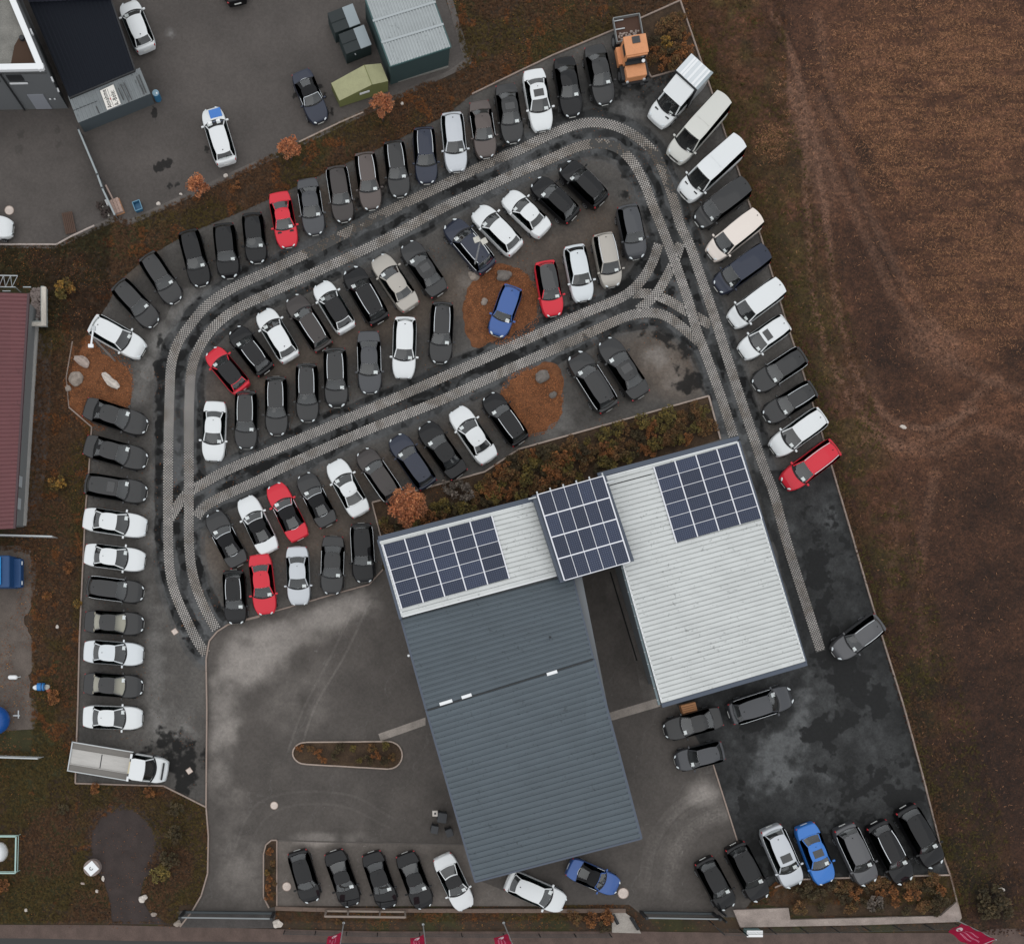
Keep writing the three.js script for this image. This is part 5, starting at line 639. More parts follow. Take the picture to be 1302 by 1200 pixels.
[[106, 460, 11, 6, -.55, 0, 'pinkish boulder, topmost of three on the left mulch bed'], [141, 485, 14, 5, -.68, 3, 'long pale boulder lying in the middle of the left mulch bed'], [96.5, 482.5, 9, 8, .3, 1, 'grey brown boulder at the outer edge of the left mulch bed'], [690, 480, 10, 8.5, .1, 2, 'large grey boulder on the mulch bed by the middle lane'], [703.5, 502, 4.5, 4, .4, 2, 'small dark stone below the large grey boulder'], [602, 351, 7, 5.5, .1, 1, 'brown rock at the foot of the lamp post'], [641, 350.5, 10, 7, .05, 2, 'dark grey boulder behind the boxy blue car'], [616, 384, 5, 4, .5, 1, 'small brown rock left of the boxy blue car'], [182, 1142, 6, 4.5, .2, 3, 'white stone at the mouth of the round earth path'], [196, 1162, 4, 3, 0, 1, 'small reddish stone near the lower path mouth'], [352.5, 1174, 7, 5, -.4, 3, 'white boulder at the right end of the west gate'], [226, 1174, 5, 4, .5, 1, 'low stone at the left end of the west gate'], [131, 1117, 2, 3.2, .2, 3, 'white oblong stone by the square lid'], [105, 1123, 2.4, 1.8, 0, 0, 'small pinkish stone left of the path'], [123, 1133, 2, 2, 0, 3, 'little white stone on the path rim'], [33, 1157, 2.2, 2, 0, 3, 'lone pale pebble in the lower left grass'], [1149, 543, 4.5, 2.2, -.3, 3, 'pale stone lying in the field ruts'], [1273, 1130.5, 4, 2.2, -.2, 3, 'white stone in the lower right field corner'], [87, 494, 3.5, 3.5, .2, 1, 'upright grey stone at the left edge of the mulch'], [489, 1029, .1, .1, 0, 3, ''], [511, 132, 1.8, 1.8, 0, 3, 'white marker stone in the verge under the orange sapling'], [287, 223.5, 2.6, 2.2, 0, 3, 'white marker stone on the upper yard kerb'], [201, 259.5, 2.6, 2.6, 0, 3, 'white stone on the kerb right of the blue crate'], [73, 797, 2, 2.4, 0, 3, 'small white stone in the left verge'], [230, 247, 2.4, 1.4, -.3, 3, 'flat white stone on the kerb beside the left sapling'], [1245, 600, .1, .1, 0, 3, '']].forEach(([x, y, a, b, t, m, label], i) => { if (!label) return; const r = single('rock', rockGeo(a / SC, Math.min(a, b) / SC * .8, b / SC, i + 1), rockMats[m], label, 'rock', 'stones around the yard'); r.position.copy(G(x, y)); r.position.y = .03; r.rotation.y = t; });
for (const [x, y, r, label, sq] of [[348.5, 1024, .27, 'round pale manhole cover on the open asphalt yard'], [364.5, 1127, .31, 'round pale manhole cover left of the customer bays'], [792.5, 1135.5, .38, 'large round manhole cover near the blue convertible'], [11.5, 267.5, .32, 'round manhole cover at the left end of the upper yard'], [222, 803, .2, 'small pale drain lid on the lot by the left kerb cars', 1], [240.5, 980, .2, 'small pale drain lid in the black wet patch', 1]]) {
  const t = put2('manhole_cover', label, 'manhole cover', x, y, .6); part('lid', sq ? box(r * 1.8, .03, r * 1.8, 0, .025, 0) : cyl(r, r, .03, 28, 0, .025, 0), conc(1.25, 1.1, 1.02), t); const ring = new THREE.TorusGeometry(r * 1.08, .03, 6, 28); ring.rotateX(Math.PI / 2); ring.translate(0, .03, 0); if (!sq) part('ring', ring, M.kerb, t); else part('ring', box(r * 2.2, .02, r * 2.2, 0, .02, 0), M.kerb, t);
}
for (const [x, y, a, w, label] of [[561.5, 1037, -.15, .66, 'black wheelie bin, the larger one nearest the slate hall wall'], [552, 1052, -.2, .52, 'black wheelie bin, lower left of the three bins'], [570.5, 1056, .35, .5, 'black wheelie bin, lower right of the three bins']]) { const t = put2('wheelie_bin', label, 'bin', x, y, a, 'bins beside the slate hall'); part('tub', rbox(w, .95, w * 1.05, .05, 0, .5, 0), std([.02, .023, .026], .6), t); part('lid', rbox(w * 1.06, .07, w * 1.12, .03, 0, 1.02, 0), std([.028, .03, .034], .5), t); part('handle', bar(V3(-w * .35, 1.0, -w * .6), V3(w * .35, 1.0, -w * .6), .02), M.dark, t); for (const s of [-1, 1]) part('wheel', cyl(.1, .1, .05, 12).rotateZ(Math.PI / 2).translate(s * w * .4, .1, -w * .5), CM.tyre, t); }
{ const t = put2('ashtray_post', 'small white square-topped post beside the black bins', 'post', 552.5, 1031.5); part('post', box(.12, .9, .12, 0, .45, 0), M.galv, t); part('top', rbox(.4, .12, .44, .03, 0, .95, 0), conc(1.2, 1.15, 1.1), t); part('inlay', box(.14, .02, .14, 0, 1.02, 0), M.dark, t); }
{ const t = put2('wooden_crate', 'orange brown wooden crate under the white hall eave', 'crate', 874, 901, .25); for (let k = 0; k < 5; k++) part('slat', box(1.12, .03, .13, 0, .62, -.34 + k * .16), M.wood, t); part('side', merge([box(1.12, .6, .03, 0, .3, .42), box(1.12, .6, .03, 0, .3, -.42), box(.03, .6, .8, .55, .3, 0), box(.03, .6, .8, -.55, .3, 0)]), M.wood, t); }
{ // skips with half lids
  const bl = std([.012, .018, .019], .6), gl = std([.27, .31, .33], .5, .2); const ang = Math.atan2(26, 9.5);
  for (const [x, y, label] of [[438, 37, 'dark waste container with grey half lid, upper of the pair by the garage'], [452, 63.5, 'dark waste container with grey half lid, lower of the pair by the garage']]) { const t = put2('waste_container', label, 'container', x, y, .37, 'waste containers by the green garage'); part('tub', box(2.0, 1.25, 1.55, 0, .66, 0), std([.016, .03, .031], .7), t); part('grey_lid', box(.86, .08, 1.6, .6, 1.33, 0), gl, t); part('black_lid', box(1.16, .10, 1.6, -.43, 1.33, 0), bl, t); for (const s of [-1, 1]) part('lifting_pin', cyl(.05, .05, .12, 8).rotateX(Math.PI / 2).translate(-.3, 1.0, s * .84), M.galv, t); part('lid_rib', box(1.1, .05, .06, -.43, 1.40, 0), bl, t); }
  const t = thing('roll_off_container', 'olive green covered roll-off container with peaked lid beside the parked convertible', 'container'); const a = G(421, 105.5, 1.0), b = G(431.5, 128, 1.0), r0 = G(463, 82.5, 1.75), r1 = G(473, 107.5, 1.75), c = G(484.5, 80.5, 1.5), d = G(493.5, 103, 1.5), dn = (p) => V3(p.x, .08, p.z), ol = std([.36, .355, .20], .7, 0, { map: streak }), od = std([.16, .17, .06], .7);
  part('lid', quad(a, b, r1, r0), ol, t); part('lid', quad(r0, r1, d, c), ol, t); part('end_wall', merge([quad(dn(b), dn(r1), r1, b), quad(dn(r1), dn(d), d, r1), quad(dn(a), a, r0, dn(r0)), quad(dn(r0), r0, c, dn(c)), quad(dn(a), dn(b), b, a), quad(dn(c), c, d, dn(d))]), od, t); const m1 = b.clone().lerp(r1, .62), m2 = b.clone().lerp(r1, .92); m1.y = m2.y = 1.1; m1.z += .06; m2.z += .06; part('label_plate', line2(m1, m2, .03, .22), M.white, t); part('hinge', line2(r0, r1, .05, .05), od, t);
}
function meshFence(name, label, pts, h, gap = 2.4, wires = 8) { // posts with double-rod mats
  const t = thing(name, label, 'fence'), P = pts.map((p) => G(...p)); for (let i = 0; i < P.length - 1; i++) { const a = P[i], b = P[i + 1], L = a.distanceTo(b), n = Math.max(1, Math.round(L / gap)); for (let k = 0; k <= n; k++) { if (k === n && i < P.length - 2) continue; const p = a.clone().lerp(b, k / n); part('post', box(.06, h + .05, .06, p.x, h / 2, p.z), M.dark, t); } const g = []; for (let w = 0; w <= wires; w++) { const y = .08 + w / wires * (h - .1); g.push(bar(V3(a.x, y, a.z), V3(b.x, y, b.z), w === wires ? .014 : .005)); } for (let k = 0; k < L / .25; k++) { const p = a.clone().lerp(b, k * .25 / L); g.push(bar(V3(p.x, .05, p.z), V3(p.x, h, p.z), .004)); } part('rod_mat', merge(g), std([.05, .055, .055], .6, .3), t); } return t;
}
meshFence('mesh_fence', 'dark mesh fence with square posts along the street wall, lower right', [[941, 1181], [978.6, 1180.5], [1215, 1174]], 1.5, 2.4);
meshFence('mesh_fence', 'short mesh fence end between the east gate and the pale slabs', [[899, 1168], [912, 1180], [941, 1181]], 1.8, 1.5);
meshFence('mesh_fence', 'mesh fence behind the street flags below the customer bays', [[362, 1183], [480, 1186], [640, 1187], [775, 1187]], 1.0, 2.8);
for (const [y, x1, label] of [[684, 73, 'thin pale rail fence below the red-roofed shed'], [962, 55, 'thin pale rail fence above the lower left grass']]) { const t = thing('rail_fence', label, 'fence'), a = G(-40, y - 3), b = G(x1, y); part('rail', line2(V3(a.x, 1.3, a.z), V3(b.x, 1.3, b.z), .09, .07), M.galv, t); for (let k = 0; k < 5; k++) { const p = a.clone().lerp(b, k / 4); part('post', box(.06, 1.3, .06, p.x, .65, p.z), M.galv, t); } const g = []; for (let w = 0; w < 6; w++) g.push(bar(V3(a.x, .15 + w * .2, a.z), V3(b.x, .15 + w * .2, b.z), .006)); part('wire', merge(g), M.galv, t); }
for (const [x0, x1, y, label] of [[236, 347, 1158.5, 'dark sliding steel gate across the west drive'], [816, 905, 1159, 'dark sliding steel gate across the east drive']]) { // sliding gates
  const t = thing('sliding_gate', label, 'gate'), a = G(x0, y), b = G(x1, y + 1.5); const at = (u, h) => { const p = a.clone().lerp(b, u); p.y = h; return p; };
  const gm = std([.055, .065, .07], .5, .4); part('top_rail', line2(at(0, 1.75), at(1, 1.75), .10, .10), std([.22, .235, .24], .5, .4), t); part('bottom_beam', line2(at(0, .2), at(1, .2), .16, .22), gm, t); const g = []; for (let k = 0; k <= 46; k++) g.push(bar(at(k / 46, .25), at(k / 46, 1.72), .014)); part('bar_infill', merge(g), gm, t); for (const u of [-.012, 1.012]) { const p = at(u, .95); part('post', box(.2, 1.95, .2, p.x, .97, p.z), M.dark, t); }
  if (x0 > 500) part('guide_post', merge([box(.12, 1.9, .12, at(1.1, 0).x, .95, at(1, 0).z + .2), box(.12, 1.9, .12, at(1.1, 0).x, .95, at(1, 0).z - .25)]), M.dark, t);
}
{ // concrete slabs by the gates
  struct('concrete_apron', slab([[931.6, 1156], [1001.7, 1153.5], [1004, 1168.5], [1195, 1163.5], [1215, 1146], [1221.5, 1166], [1218, 1171], [1100, 1175], [941, 1178]].map((p) => G(...p)).reverse(), -.1, .22), conc(.62, .53, .49));
  struct('concrete_apron', slab([[778, 1156], [792, 1158], [806, 1168], [815, 1186], [778, 1185]].map((p) => G(...p)).reverse(), -.1, .12), conc(.66, .62, .58));
  for (const [a, b, c, d] of [[780, 1163, 786, 1175], [802, 1166, 812, 1182]]) single('steel_bollard', bar(G(a, b, .2), G(c, d, .3), .09, true), M.dark, a < 790 ? 'dark steel bar lying on the pale slab left of the east gate' : 'dark steel bar at the hinge end of the east gate', 'bar');
}
{ const t = thing('billboard', 'empty timber-edged billboard frame standing below the black cars', 'sign frame'), a = G(415, 1156.5), b = G(515, 1157.5); const at = (u, h) => { const p = a.clone().lerp(b, u); p.y = h; return p; }; const w = conc(.55, .46, .40); part('lower_rail', line2(at(0, .35), at(1, .35), .14, .12), w, t); part('upper_rail', line2(at(0, 1.9), at(1, 1.9), .14, .12), w, t); for (const u of [0, .28, .68, 1]) part('post', bar(at(u, 0), at(u, 1.9), .06, true), w, t); }
{ const p = G(955, 1183), t = thing('utility_box', 'white flat-topped box on the street pavement by the mesh fence', 'box', V3(p.x, 0, p.z)); part('cabinet', rbox(1.15, .8, .42, .04, 0, .42, 0), std([.16, .24, .24], .6), t); part('lid', rbox(1.22, .08, .5, .03, 0, .86, .0), std([.8, .8, .8], .5), t); }
// pink-red advertising flags on tall poles
const flagTex = (() => { const c = document.createElement('canvas'); c.width = 128; c.height = 384; const x = c.getContext('2d'); x.fillStyle = '#b3063f'; x.fillRect(0, 0, 128, 384); x.fillStyle = '#f3dfe4'; x.beginPath(); x.arc(64, 330, 26, 0, 7); x.fill(); x.fillStyle = '#b3063f'; x.beginPath(); x.arc(72, 322, 10, 0, 7); x.fill(); x.fillStyle = '#e58fa8'; x.save(); x.translate(64, 280); x.rotate(-Math.PI / 2); for (const [y, w] of [[-20, 150], [6, 190], [28, 120]]) for (let k = 0; k < w; k += 13) x.fillRect(k, y, 8, 10); x.restore(); const t = new THREE.CanvasTexture(c); t.colorSpace = THREE.SRGBColorSpace; return t; })();
const flagMat = new THREE.MeshStandardMaterial({ map: flagTex, roughness: .8 });
[[437, 1173, -.22, 2.6, -1], [538, 1175, -.1, 2.6, -1], [640.5, 1173, .05, 2.7, -1], [1215, 1169, .35, .9, -1]].forEach(([mx, my, tw, y0, sd], i) => {
  const lab = ['pink-red flag on a pole, left of the three at the bottom edge', 'pink-red flag on a pole, middle of the three at the bottom edge', 'pink-red flag on a pole, right of the three below the slate hall', 'pink-red flag with white emblem at the lower right lot corner'][i];
  const t = put2('flag_pole', lab, 'flag', mx, my, 0, 'advertising flags on the street'), H = i === 3 ? 5.3 : 6.2; part('pole', cyl(.03, .045, H, 10, 0, H / 2, 0), M.galv, t); part('foot', cyl(.09, .1, .08, 12, 0, .06, 0), M.galv, t);
  const g = new THREE.PlaneGeometry(1, H - y0 - .1, 8, 18), p = g.attributes.position; for (let k = 0; k < p.count; k++) { const u = p.getX(k) + .5, v = p.getY(k), sw = .16 * Math.sin(u * 5 + v * 1.1 + i) * u + .05 * Math.sin(v * 4 + u * 7 + i); p.setXYZ(k, -u * 1.0 * Math.cos(tw) - .05, v + (H + y0) / 2 - .1 * u * u, u * 1.0 * Math.sin(tw + .5) + sw); } g.computeVertexNormals(); part('flag', g, flagMat, t); part('cross_arm', bar(V3(0, H - .1, 0), V3(-1.0 * Math.cos(tw), H - .12, .4), .018), M.galv, t);
});
{ // lower left: fenced basin with a white dome, shaft cover
  const t = thing('tank_railing', 'square pale green railing around a white dome at the lower left edge', 'railing'), c = [[-24, 1063.5], [20, 1063.5], [19, 1110], [-24, 1110]].map((p) => G(p[0], p[1], 1.0)); const rm = std([.36, .50, .46], .5, .2); for (let i = 0; i < 4; i++) { part('rail', line2(c[i], c[(i + 1) % 4], .10, .08), rm, t); part('post', bar(V3(c[i].x, 0, c[i].z), c[i], .03), rm, t); part('rail', line2(V3(c[i].x, .5, c[i].z), V3(c[(i + 1) % 4].x, .5, c[(i + 1) % 4].z), .04, .04), rm, t); }
  const d = put2('dome_cover', 'white domed cover inside the square railing', 'dome', 0, 1083); const g = new THREE.SphereGeometry(1, 22, 12, 0, 7, 0, Math.PI / 2); g.scale(.52, .7, .72); g.translate(0, .05, 0); part('dome', g, M.white, d); part('rim', cyl(.6, .62, .08, 24, 0, .05, 0).scale(1, 1, 1.25), conc(.8, .8, .8), d);
  const s = put2('shaft_cover', 'square white lid on a round concrete shaft beside the earth path', 'shaft cover', 118.5, 1102); part('shaft', cyl(.62, .64, .5, 28, 0, .25, 0), conc(.5, .42, .40), s); const lid = part('lid', rbox(.84, .08, .84, .02), M.white, s); lid.position.y = .54; lid.rotation.y = .72; const h = new THREE.TorusGeometry(.12, .02, 6, 14, 4.4); h.rotateX(Math.PI / 2); h.translate(0, .60, 0); part('handle', h, M.dark, s);
}
{ // bits of the upper yard
  const f = thing('panel_fence', 'grey low panel fence dividing the two parts of the upper yard', 'fence'); const pts = [[104, 172], [128, 229], [134, 246], [150, 280]].map((p) => G(...p)); for (let i = 0; i < 3; i++) { const a = pts[i], b = pts[i + 1], n = Math.max(1, Math.round(a.distanceTo(b) / 1.6)); for (let k = 0; k < n; k++) { const p = a.clone().lerp(b, k / n), q = a.clone().lerp(b, (k + .96) / n); p.y = q.y = .48; part('panel', line2(p, q, .06, .9), std([.15, .165, .17], .7), f); } const p = a.clone(), q = b.clone(); p.y = q.y = .96; part('top_rail', line2(p, q, .13, .07), std([.30, .33, .34], .5, .2), f); part('post', box(.1, 1.05, .1, a.x, .52, a.z), M.dark, f); }
  const p = put2('stone_pallet', 'stack of pinkish slabs at the foot of the panel fence', 'slabs', 149, 264, -1.2); for (let r = 0; r < 4; r++) for (let c = 0; c < 3; c++) part('slab', box(.27 + rr(-.01, .01), .34, .22, -.42 + r * .28, .2 + rr(0, .03), -.24 + c * .24), conc(.85, .62, .54), p); part('pallet', box(1.2, .1, .8, 0, .06, 0), M.wood, p);
  const w = put2('timber_plank', 'pale timber planks leaning against the panel fence', 'timber', 140, 245); part('plank', bar(V3(-.35, .05, -.55), V3(.2, .1, .55), .06, true), conc(.8, .62, .55), w); part('plank', bar(V3(-.35, .1, .6), V3(-.12, .1, 1.0), .07, true), M.white, w);
  const cr = put2('blue_crate', 'blue plastic crate on the kerb of the upper yard', 'crate', 176, 264, .35); const bm = std([.03, .12, .22], .5); part('tub', merge([box(.5, .4, .03, 0, .2, .33), box(.5, .4, .03, 0, .2, -.33), box(.03, .4, .64, .25, .2, 0), box(.03, .4, .64, -.25, .2, 0), box(.5, .03, .64, 0, .12, 0)]), bm, cr); part('rim', merge([box(.58, .05, .05, 0, .42, .35), box(.58, .05, .05, 0, .42, -.35), box(.05, .05, .7, .28, .42, 0), box(.05, .05, .7, -.28, .42, 0)]), std([.12, .26, .36], .5), cr);
  const pb = put2('brick_pile', 'dark pile of old bricks left of the panel fence', 'bricks', 132, 266, -1.1); for (let k = 0; k < 34; k++) { const b = part('brick', box(.25, .08, .12), k % 9 === 0 ? conc(.9, .85, .8) : std([.045, .032, .028], .95), pb); b.position.set(rr(-.6, .6), .06 + (k % 3) * .08, rr(-.4, .4)); b.rotation.y = rr(-.3, .3); }
  const wp = put2('wooden_pallet', 'weathered brown pallet lying flat at the lower edge of the upper yard', 'pallet', 88, 284, .2); for (let k = 0; k < 6; k++) part('plank', box(.11, .025, 1.65, -.35 + k * .14, .14, 0), std([.085, .05, .036], .95), wp); for (const z of [-.7, 0, .7]) part('bearer', box(.8, .1, .1, 0, .07, z), std([.06, .036, .026], .95), wp);
  const bb = put2('blue_barrel', 'small blue barrel at the right end of the grey lean-to roof', 'barrel', 201, 126, 0); part('drum', cyl(.26, .26, .86, 18, 0, .45, 0), std([.03, .14, .26], .45), bb); part('lid', cyl(.25, .25, .04, 18, 0, .9, 0), std([.2, .32, .4], .4), bb); part('tap', cyl(.06, .06, .06, 10, .1, .95, .05), M.white, bb);
  const d = put2('blue_drum', 'blue plastic drum lying in the left verge', 'drum', 53.5, 873); part('shell', cyl(.3, .3, .5, 18).rotateZ(Math.PI / 2).translate(0, .3, 0), std([.02, .17, .45], .4), d); part('hoop', cyl(.32, .32, .06, 18).rotateZ(Math.PI / 2).translate(.1, .3, 0), std([.01, .02, .08], .5), d);
  for (const [x, y, l, m, r] of [[46, 874, 'white sack left of the blue drum', M.white, .2], [60, 873.5, 'pale sack right of the blue drum', conc(1, 1, .95), .2], [62, 878, 'rust red flower pot by the blue drum', std([.3, .08, .04], .8), .16]]) single('sack', (() => { const g = new THREE.SphereGeometry(1, 14, 10), p = g.attributes.position; for (let i = 0; i < p.count; i++) { const k = .85 + .35 * vn(p.getX(i) * 2 + x, p.getZ(i) * 2 + p.getY(i)); p.setXYZ(i, p.getX(i) * k * r * 1.2, (p.getY(i) * k + .7) * r * .8, p.getZ(i) * k * r); } g.computeVertexNormals(); return g; })(), m, l, l.includes('pot') ? 'pot' : 'sack').position.copy(G(x, y));
  const wb = put2('white_trough', 'white oval tub lying on the left gravel yard', 'tub', 17, 861); part('tub', (() => { const g = new THREE.CapsuleGeometry(.17, .4, 6, 12); g.rotateZ(Math.PI / 2); g.translate(0, .17, 0); return g; })(), M.white, wb); part('spout', bar(V3(.35, .2, 0), V3(.6, .15, -.05), .03), M.galv, wb);
  const tr = thing('lattice_boom', 'pale steel lattice boom above the red-roofed shed', 'lattice boom'), a0 = G(-14, 350, 1.6), a1 = G(22, 350.5, 1.6), b0 = G(-14, 364.5, 1.2), b1 = G(19, 365, 1.2); part('chord', bar(a0, a1, .045), M.galv, tr); part('chord', bar(b0, b1, .045), M.galv, tr); for (let k = 0; k < 4; k++) { part('lacing', bar(a0.clone().lerp(a1, k / 4), b0.clone().lerp(b1, (k + .5) / 4), .025), M.galv, tr); part('lacing', bar(b0.clone().lerp(b1, (k + .5) / 4), a0.clone().lerp(a1, (k + 1) / 4), .025), M.galv, tr); } for (const p of [a0, b0, b1]) part('leg', bar(V3(p.x, 0, p.z), p, .04), M.galv, tr); for (const [x, y] of [[8, 370], [34, 365]]) part('bar', bar(G(x - 5, y, .9), G(x + 5, y, .9), .05), M.galv, tr);
  const rb = struct('rubble', (() => { const g = []; for (let k = 0; k < 150; k++) { const s = rr(.05, .22), q = new THREE.IcosahedronGeometry(s, 0); q.rotateX(rr(0, 3)); const p = G(rr(40, 53), rr(368, 408)); q.translate(p.x, s * .5 + rr(0, .1), p.z); g.push(q); } return merge(g); })(), conc(.5, .42, .4)); rb.userData = { kind: 'stuff', label: 'loose stones filling the walled recess beside the red shed', category: 'rubble' };
}

// ------------------------------------------------------------------ plants
function leaves(n, rx, ry, rz, size, cols, lumps = 9, y0 = 0) { // leaf-sized faces in clumps through the crown
  const pos = [], nor = [], col = []; const L = []; for (let i = 0; i < lumps; i++) { const a = rr(0, 6.283), e = Math.acos(rr(-.3, 1)), k = rr(.45, .85); L.push([Math.cos(a) * Math.sin(e) * k, Math.cos(e) * k * .8, Math.sin(a) * Math.sin(e) * k, rr(.22, .42), rr(.6, 1.25), Math.floor(rnd() * cols.length)]); }
  for (let i = 0; i < n; i++) { const c = L[i % lumps], u = V3(rr(-1, 1), rr(-1, 1), rr(-1, 1)).normalize().multiplyScalar(c[3] * Math.cbrt(rnd())), p = V3((c[0] + u.x) * rx, y0 + (c[1] + u.y) * ry, (c[2] + u.z) * rz), s = size * rr(.6, 1.3), nn = V3(rr(-1, 1), rr(.2, 1.4), rr(-1, 1)).normalize(), t1 = V3(rr(-1, 1), rr(-1, 1), rr(-1, 1)).cross(nn).normalize(), t2 = nn.clone().cross(t1);
    const q = [p.clone().addScaledVector(t1, -s), p.clone().addScaledVector(t2, s * .55).addScaledVector(nn, .1 * s), p.clone().addScaledVector(t1, s), p.clone().addScaledVector(t2, -s * .55).addScaledVector(nn, .1 * s)], b = cols[rnd() < .75 ? c[5] : Math.floor(rnd() * cols.length)], k = c[4] * rr(.7, 1.3);
    for (const v of [q[0], q[2], q[1], q[0], q[3], q[2]]) { pos.push(v.x, v.y, v.z); nor.push(nn.x, nn.y, nn.z); col.push(b[0] * k, b[1] * k, b[2] * k); } }
  const g = new THREE.BufferGeometry(); g.setAttribute('position', new THREE.Float32BufferAttribute(pos, 3)); g.setAttribute('normal', new THREE.Float32BufferAttribute(nor, 3)); g.setAttribute('color', new THREE.Float32BufferAttribute(col, 3)); return g;
}
const leafMat = new THREE.MeshPhysicalMaterial({ vertexColors: true, roughness: .9, transmission: .25, thickness: 0 }), leafMatO = new THREE.MeshStandardMaterial({ vertexColors: true, color: lin(1.25, 1.2, 1.1), roughness: .9 }), bark = std([.05, .036, .028], .95);
function limbs(h, r, n, spread) { const g = [cyl(r * .5, r, h, 8, 0, h / 2, 0)]; for (let i = 0; i < n; i++) { const a = i / n * 6.283 + rr(-.3, .3), y = h * rr(.45, .95); g.push(bar(V3(0, y, 0), V3(Math.cos(a) * spread * rr(.6, 1), y + rr(.3, .9), Math.sin(a) * spread * rr(.6, 1)), r * .3)); } return merge(g); }
const ORANGE = [[.52, .19, .075], [.46, .155, .06], [.58, .24, .10], [.40, .13, .05]];
for (const [mx, my, r, h, n, label] of [[519.5, 645.5, 1.42, 3.0, 2600, 'bright orange round-crowned tree at the west end of the shrub bed'], [251, 235.5, .78, 2.0, 1300, 'small orange sapling, leftmost along the upper yard kerb'], [367.5, 187.5, .84, 2.0, 1400, 'small orange sapling, middle one along the upper yard kerb'], [487, 134.5, .86, 2.2, 1500, 'small orange sapling beside the olive container']]) {
  const t = thing('orange_tree', label, 'tree', (() => { const p = G(mx, my, h); p.y = 0; return p; })(), rr(0, 6)); part('trunk', limbs(h * .8, .06 + r * .03, 7, r * .7), bark, t); part('crown', leaves(n, r * 1.05, r * .9, r * 1.05, r > 1 ? .115 : .085, ORANGE, r > 1 ? 34 : 26, h), leafMat, t);
}
const BR = [[.125, .064, .026], [.095, .050, .020], [.092, .060, .022]], RU = [[.20, .080, .028], [.15, .064, .023], [.26, .11, .036]], OL = [[.10, .082, .022], [.078, .062, .019], [.14, .10, .026]], DK = [[.048, .038, .018], [.06, .042, .02]], GR = [[.12, .10, .09], [.10, .085, .075]], YE = [[.26, .15, .03], [.20, .10, .025], [.10, .07, .02]];
const proto = {}; for (const [k, c] of Object.entries({ brown: BR, rust: RU, olive: OL, dark: DK, grey: GR, yellow: YE })) proto[k] = [0, 1, 2].map(() => ({ f: leaves(420, .8, .55, .8, .10, c, 13, .55), s: limbs(.5, .03, 6, .4) }));
function shrub(kind, mx, my, r, label, group) { const p = proto[kind][Math.floor(rnd() * 3)], t = thing('shrub', label, 'shrub', G(mx, my, .4 * r).setY(.02), rr(0, 6.28), group); t.scale.setScalar(r); t.scale.y = r * rr(.8, 1.2); part('foliage', p.f, leafMatO, t); part('stem', p.s, bark, t); return t; }
function fill(poly, gap, n, kinds, r0, r1, label, group, clear = []) { const done = [], xs = poly.map((p) => p[0]), ys = poly.map((p) => p[1]); for (let k = 0, c = 0; k < 4000 && c < n; k++) { const x = rr(Math.min(...xs), Math.max(...xs)), y = rr(Math.min(...ys), Math.max(...ys)); if (!inside(poly, x, y) || done.some((d) => Math.hypot(d[0] - x, d[1] - y) < gap) || clear.some(([a, b, r]) => Math.hypot(a - x, b - y) < r)) continue; done.push([x, y]); c++; const kd = kinds[Math.floor(rnd() * kinds.length)], zone = !group.includes('long') ? '' : x < 560 ? ' near the orange tree' : x < 670 ? ' above the white west roof' : x < 775 ? ' above the link canopy' : x < 845 ? ' above the bare white east roof' : ' by the east end kerb'; shrub(kd, x, y, rr(r0, r1), `${{ brown: 'mid brown', rust: 'rust red', olive: 'olive', dark: 'nearly black' }[kd]} ${label}${zone}`, `${kd} ${group}${zone}`); } }
fill([[480, 660], [520, 664], [616, 606], [662, 580], [898, 511], [906, 548], [760, 598], [640, 638], [490, 676]], 9.5, 105, ['brown', 'olive', 'olive', 'rust', 'dark', 'olive', 'brown'], .55, 1.0, 'autumn shrub in the long bed', 'shrubs in the long bed', [[519, 645, 22], [585, 630, 18]]);
shrub('grey', 588, 625, 1.1, 'bare grey twiggy shrub in the west half of the long bed'); shrub('rust', 700, 607, 1.2, 'rust brown rounded shrub just above the link canopy'); shrub('rust', 628, 626, .9, 'rust orange shrub above the white west roof'); shrub('grey', 571, 618, .8, 'smaller grey shrub under the kerb of the long bed');
fill([[1000, 1126], [1020, 1122], [1100, 1120], [1203, 1118], [1210, 1142], [1190, 1158], [1110, 1160], [1016, 1160]], 11, 30, ['brown', 'dark', 'brown', 'dark', 'rust', 'dark'], .55, .9, 'autumn shrub in the bed below the bottom right cars', 'shrubs in the lower right bed'); shrub('grey', 1112, 1146, .95, 'bare grey shrub in the lower right bed');
fill([[378, 950], [400, 948], [500, 948], [508, 960], [495, 972], [390, 968]], 9, 14, ['brown', 'olive', 'dark', 'rust'], .35, .62, 'low shrub on the long traffic island', 'shrubs on the traffic island');
fill([[340, 1084], [349, 1080], [349, 1145], [340, 1140]], 7, 8, ['rust', 'brown', 'dark'], .3, .45, 'low shrub in the narrow planter by the bays', 'shrubs in the narrow planter'); shrub('yellow', 340, 1109, .34, 'small bright orange yellow plant in the narrow planter');
fill([[826, 78], [835, 30], [862, 12], [884, 66], [860, 84]], 10, 16, ['brown', 'rust', 'dark', 'brown'], .5, .95, 'shrub in the top right corner bed', 'shrubs in the top corner bed', [[845, 54, 9]]); shrub('yellow', 846, 54, .75, 'yellow orange shrub in the middle of the top corner bed');
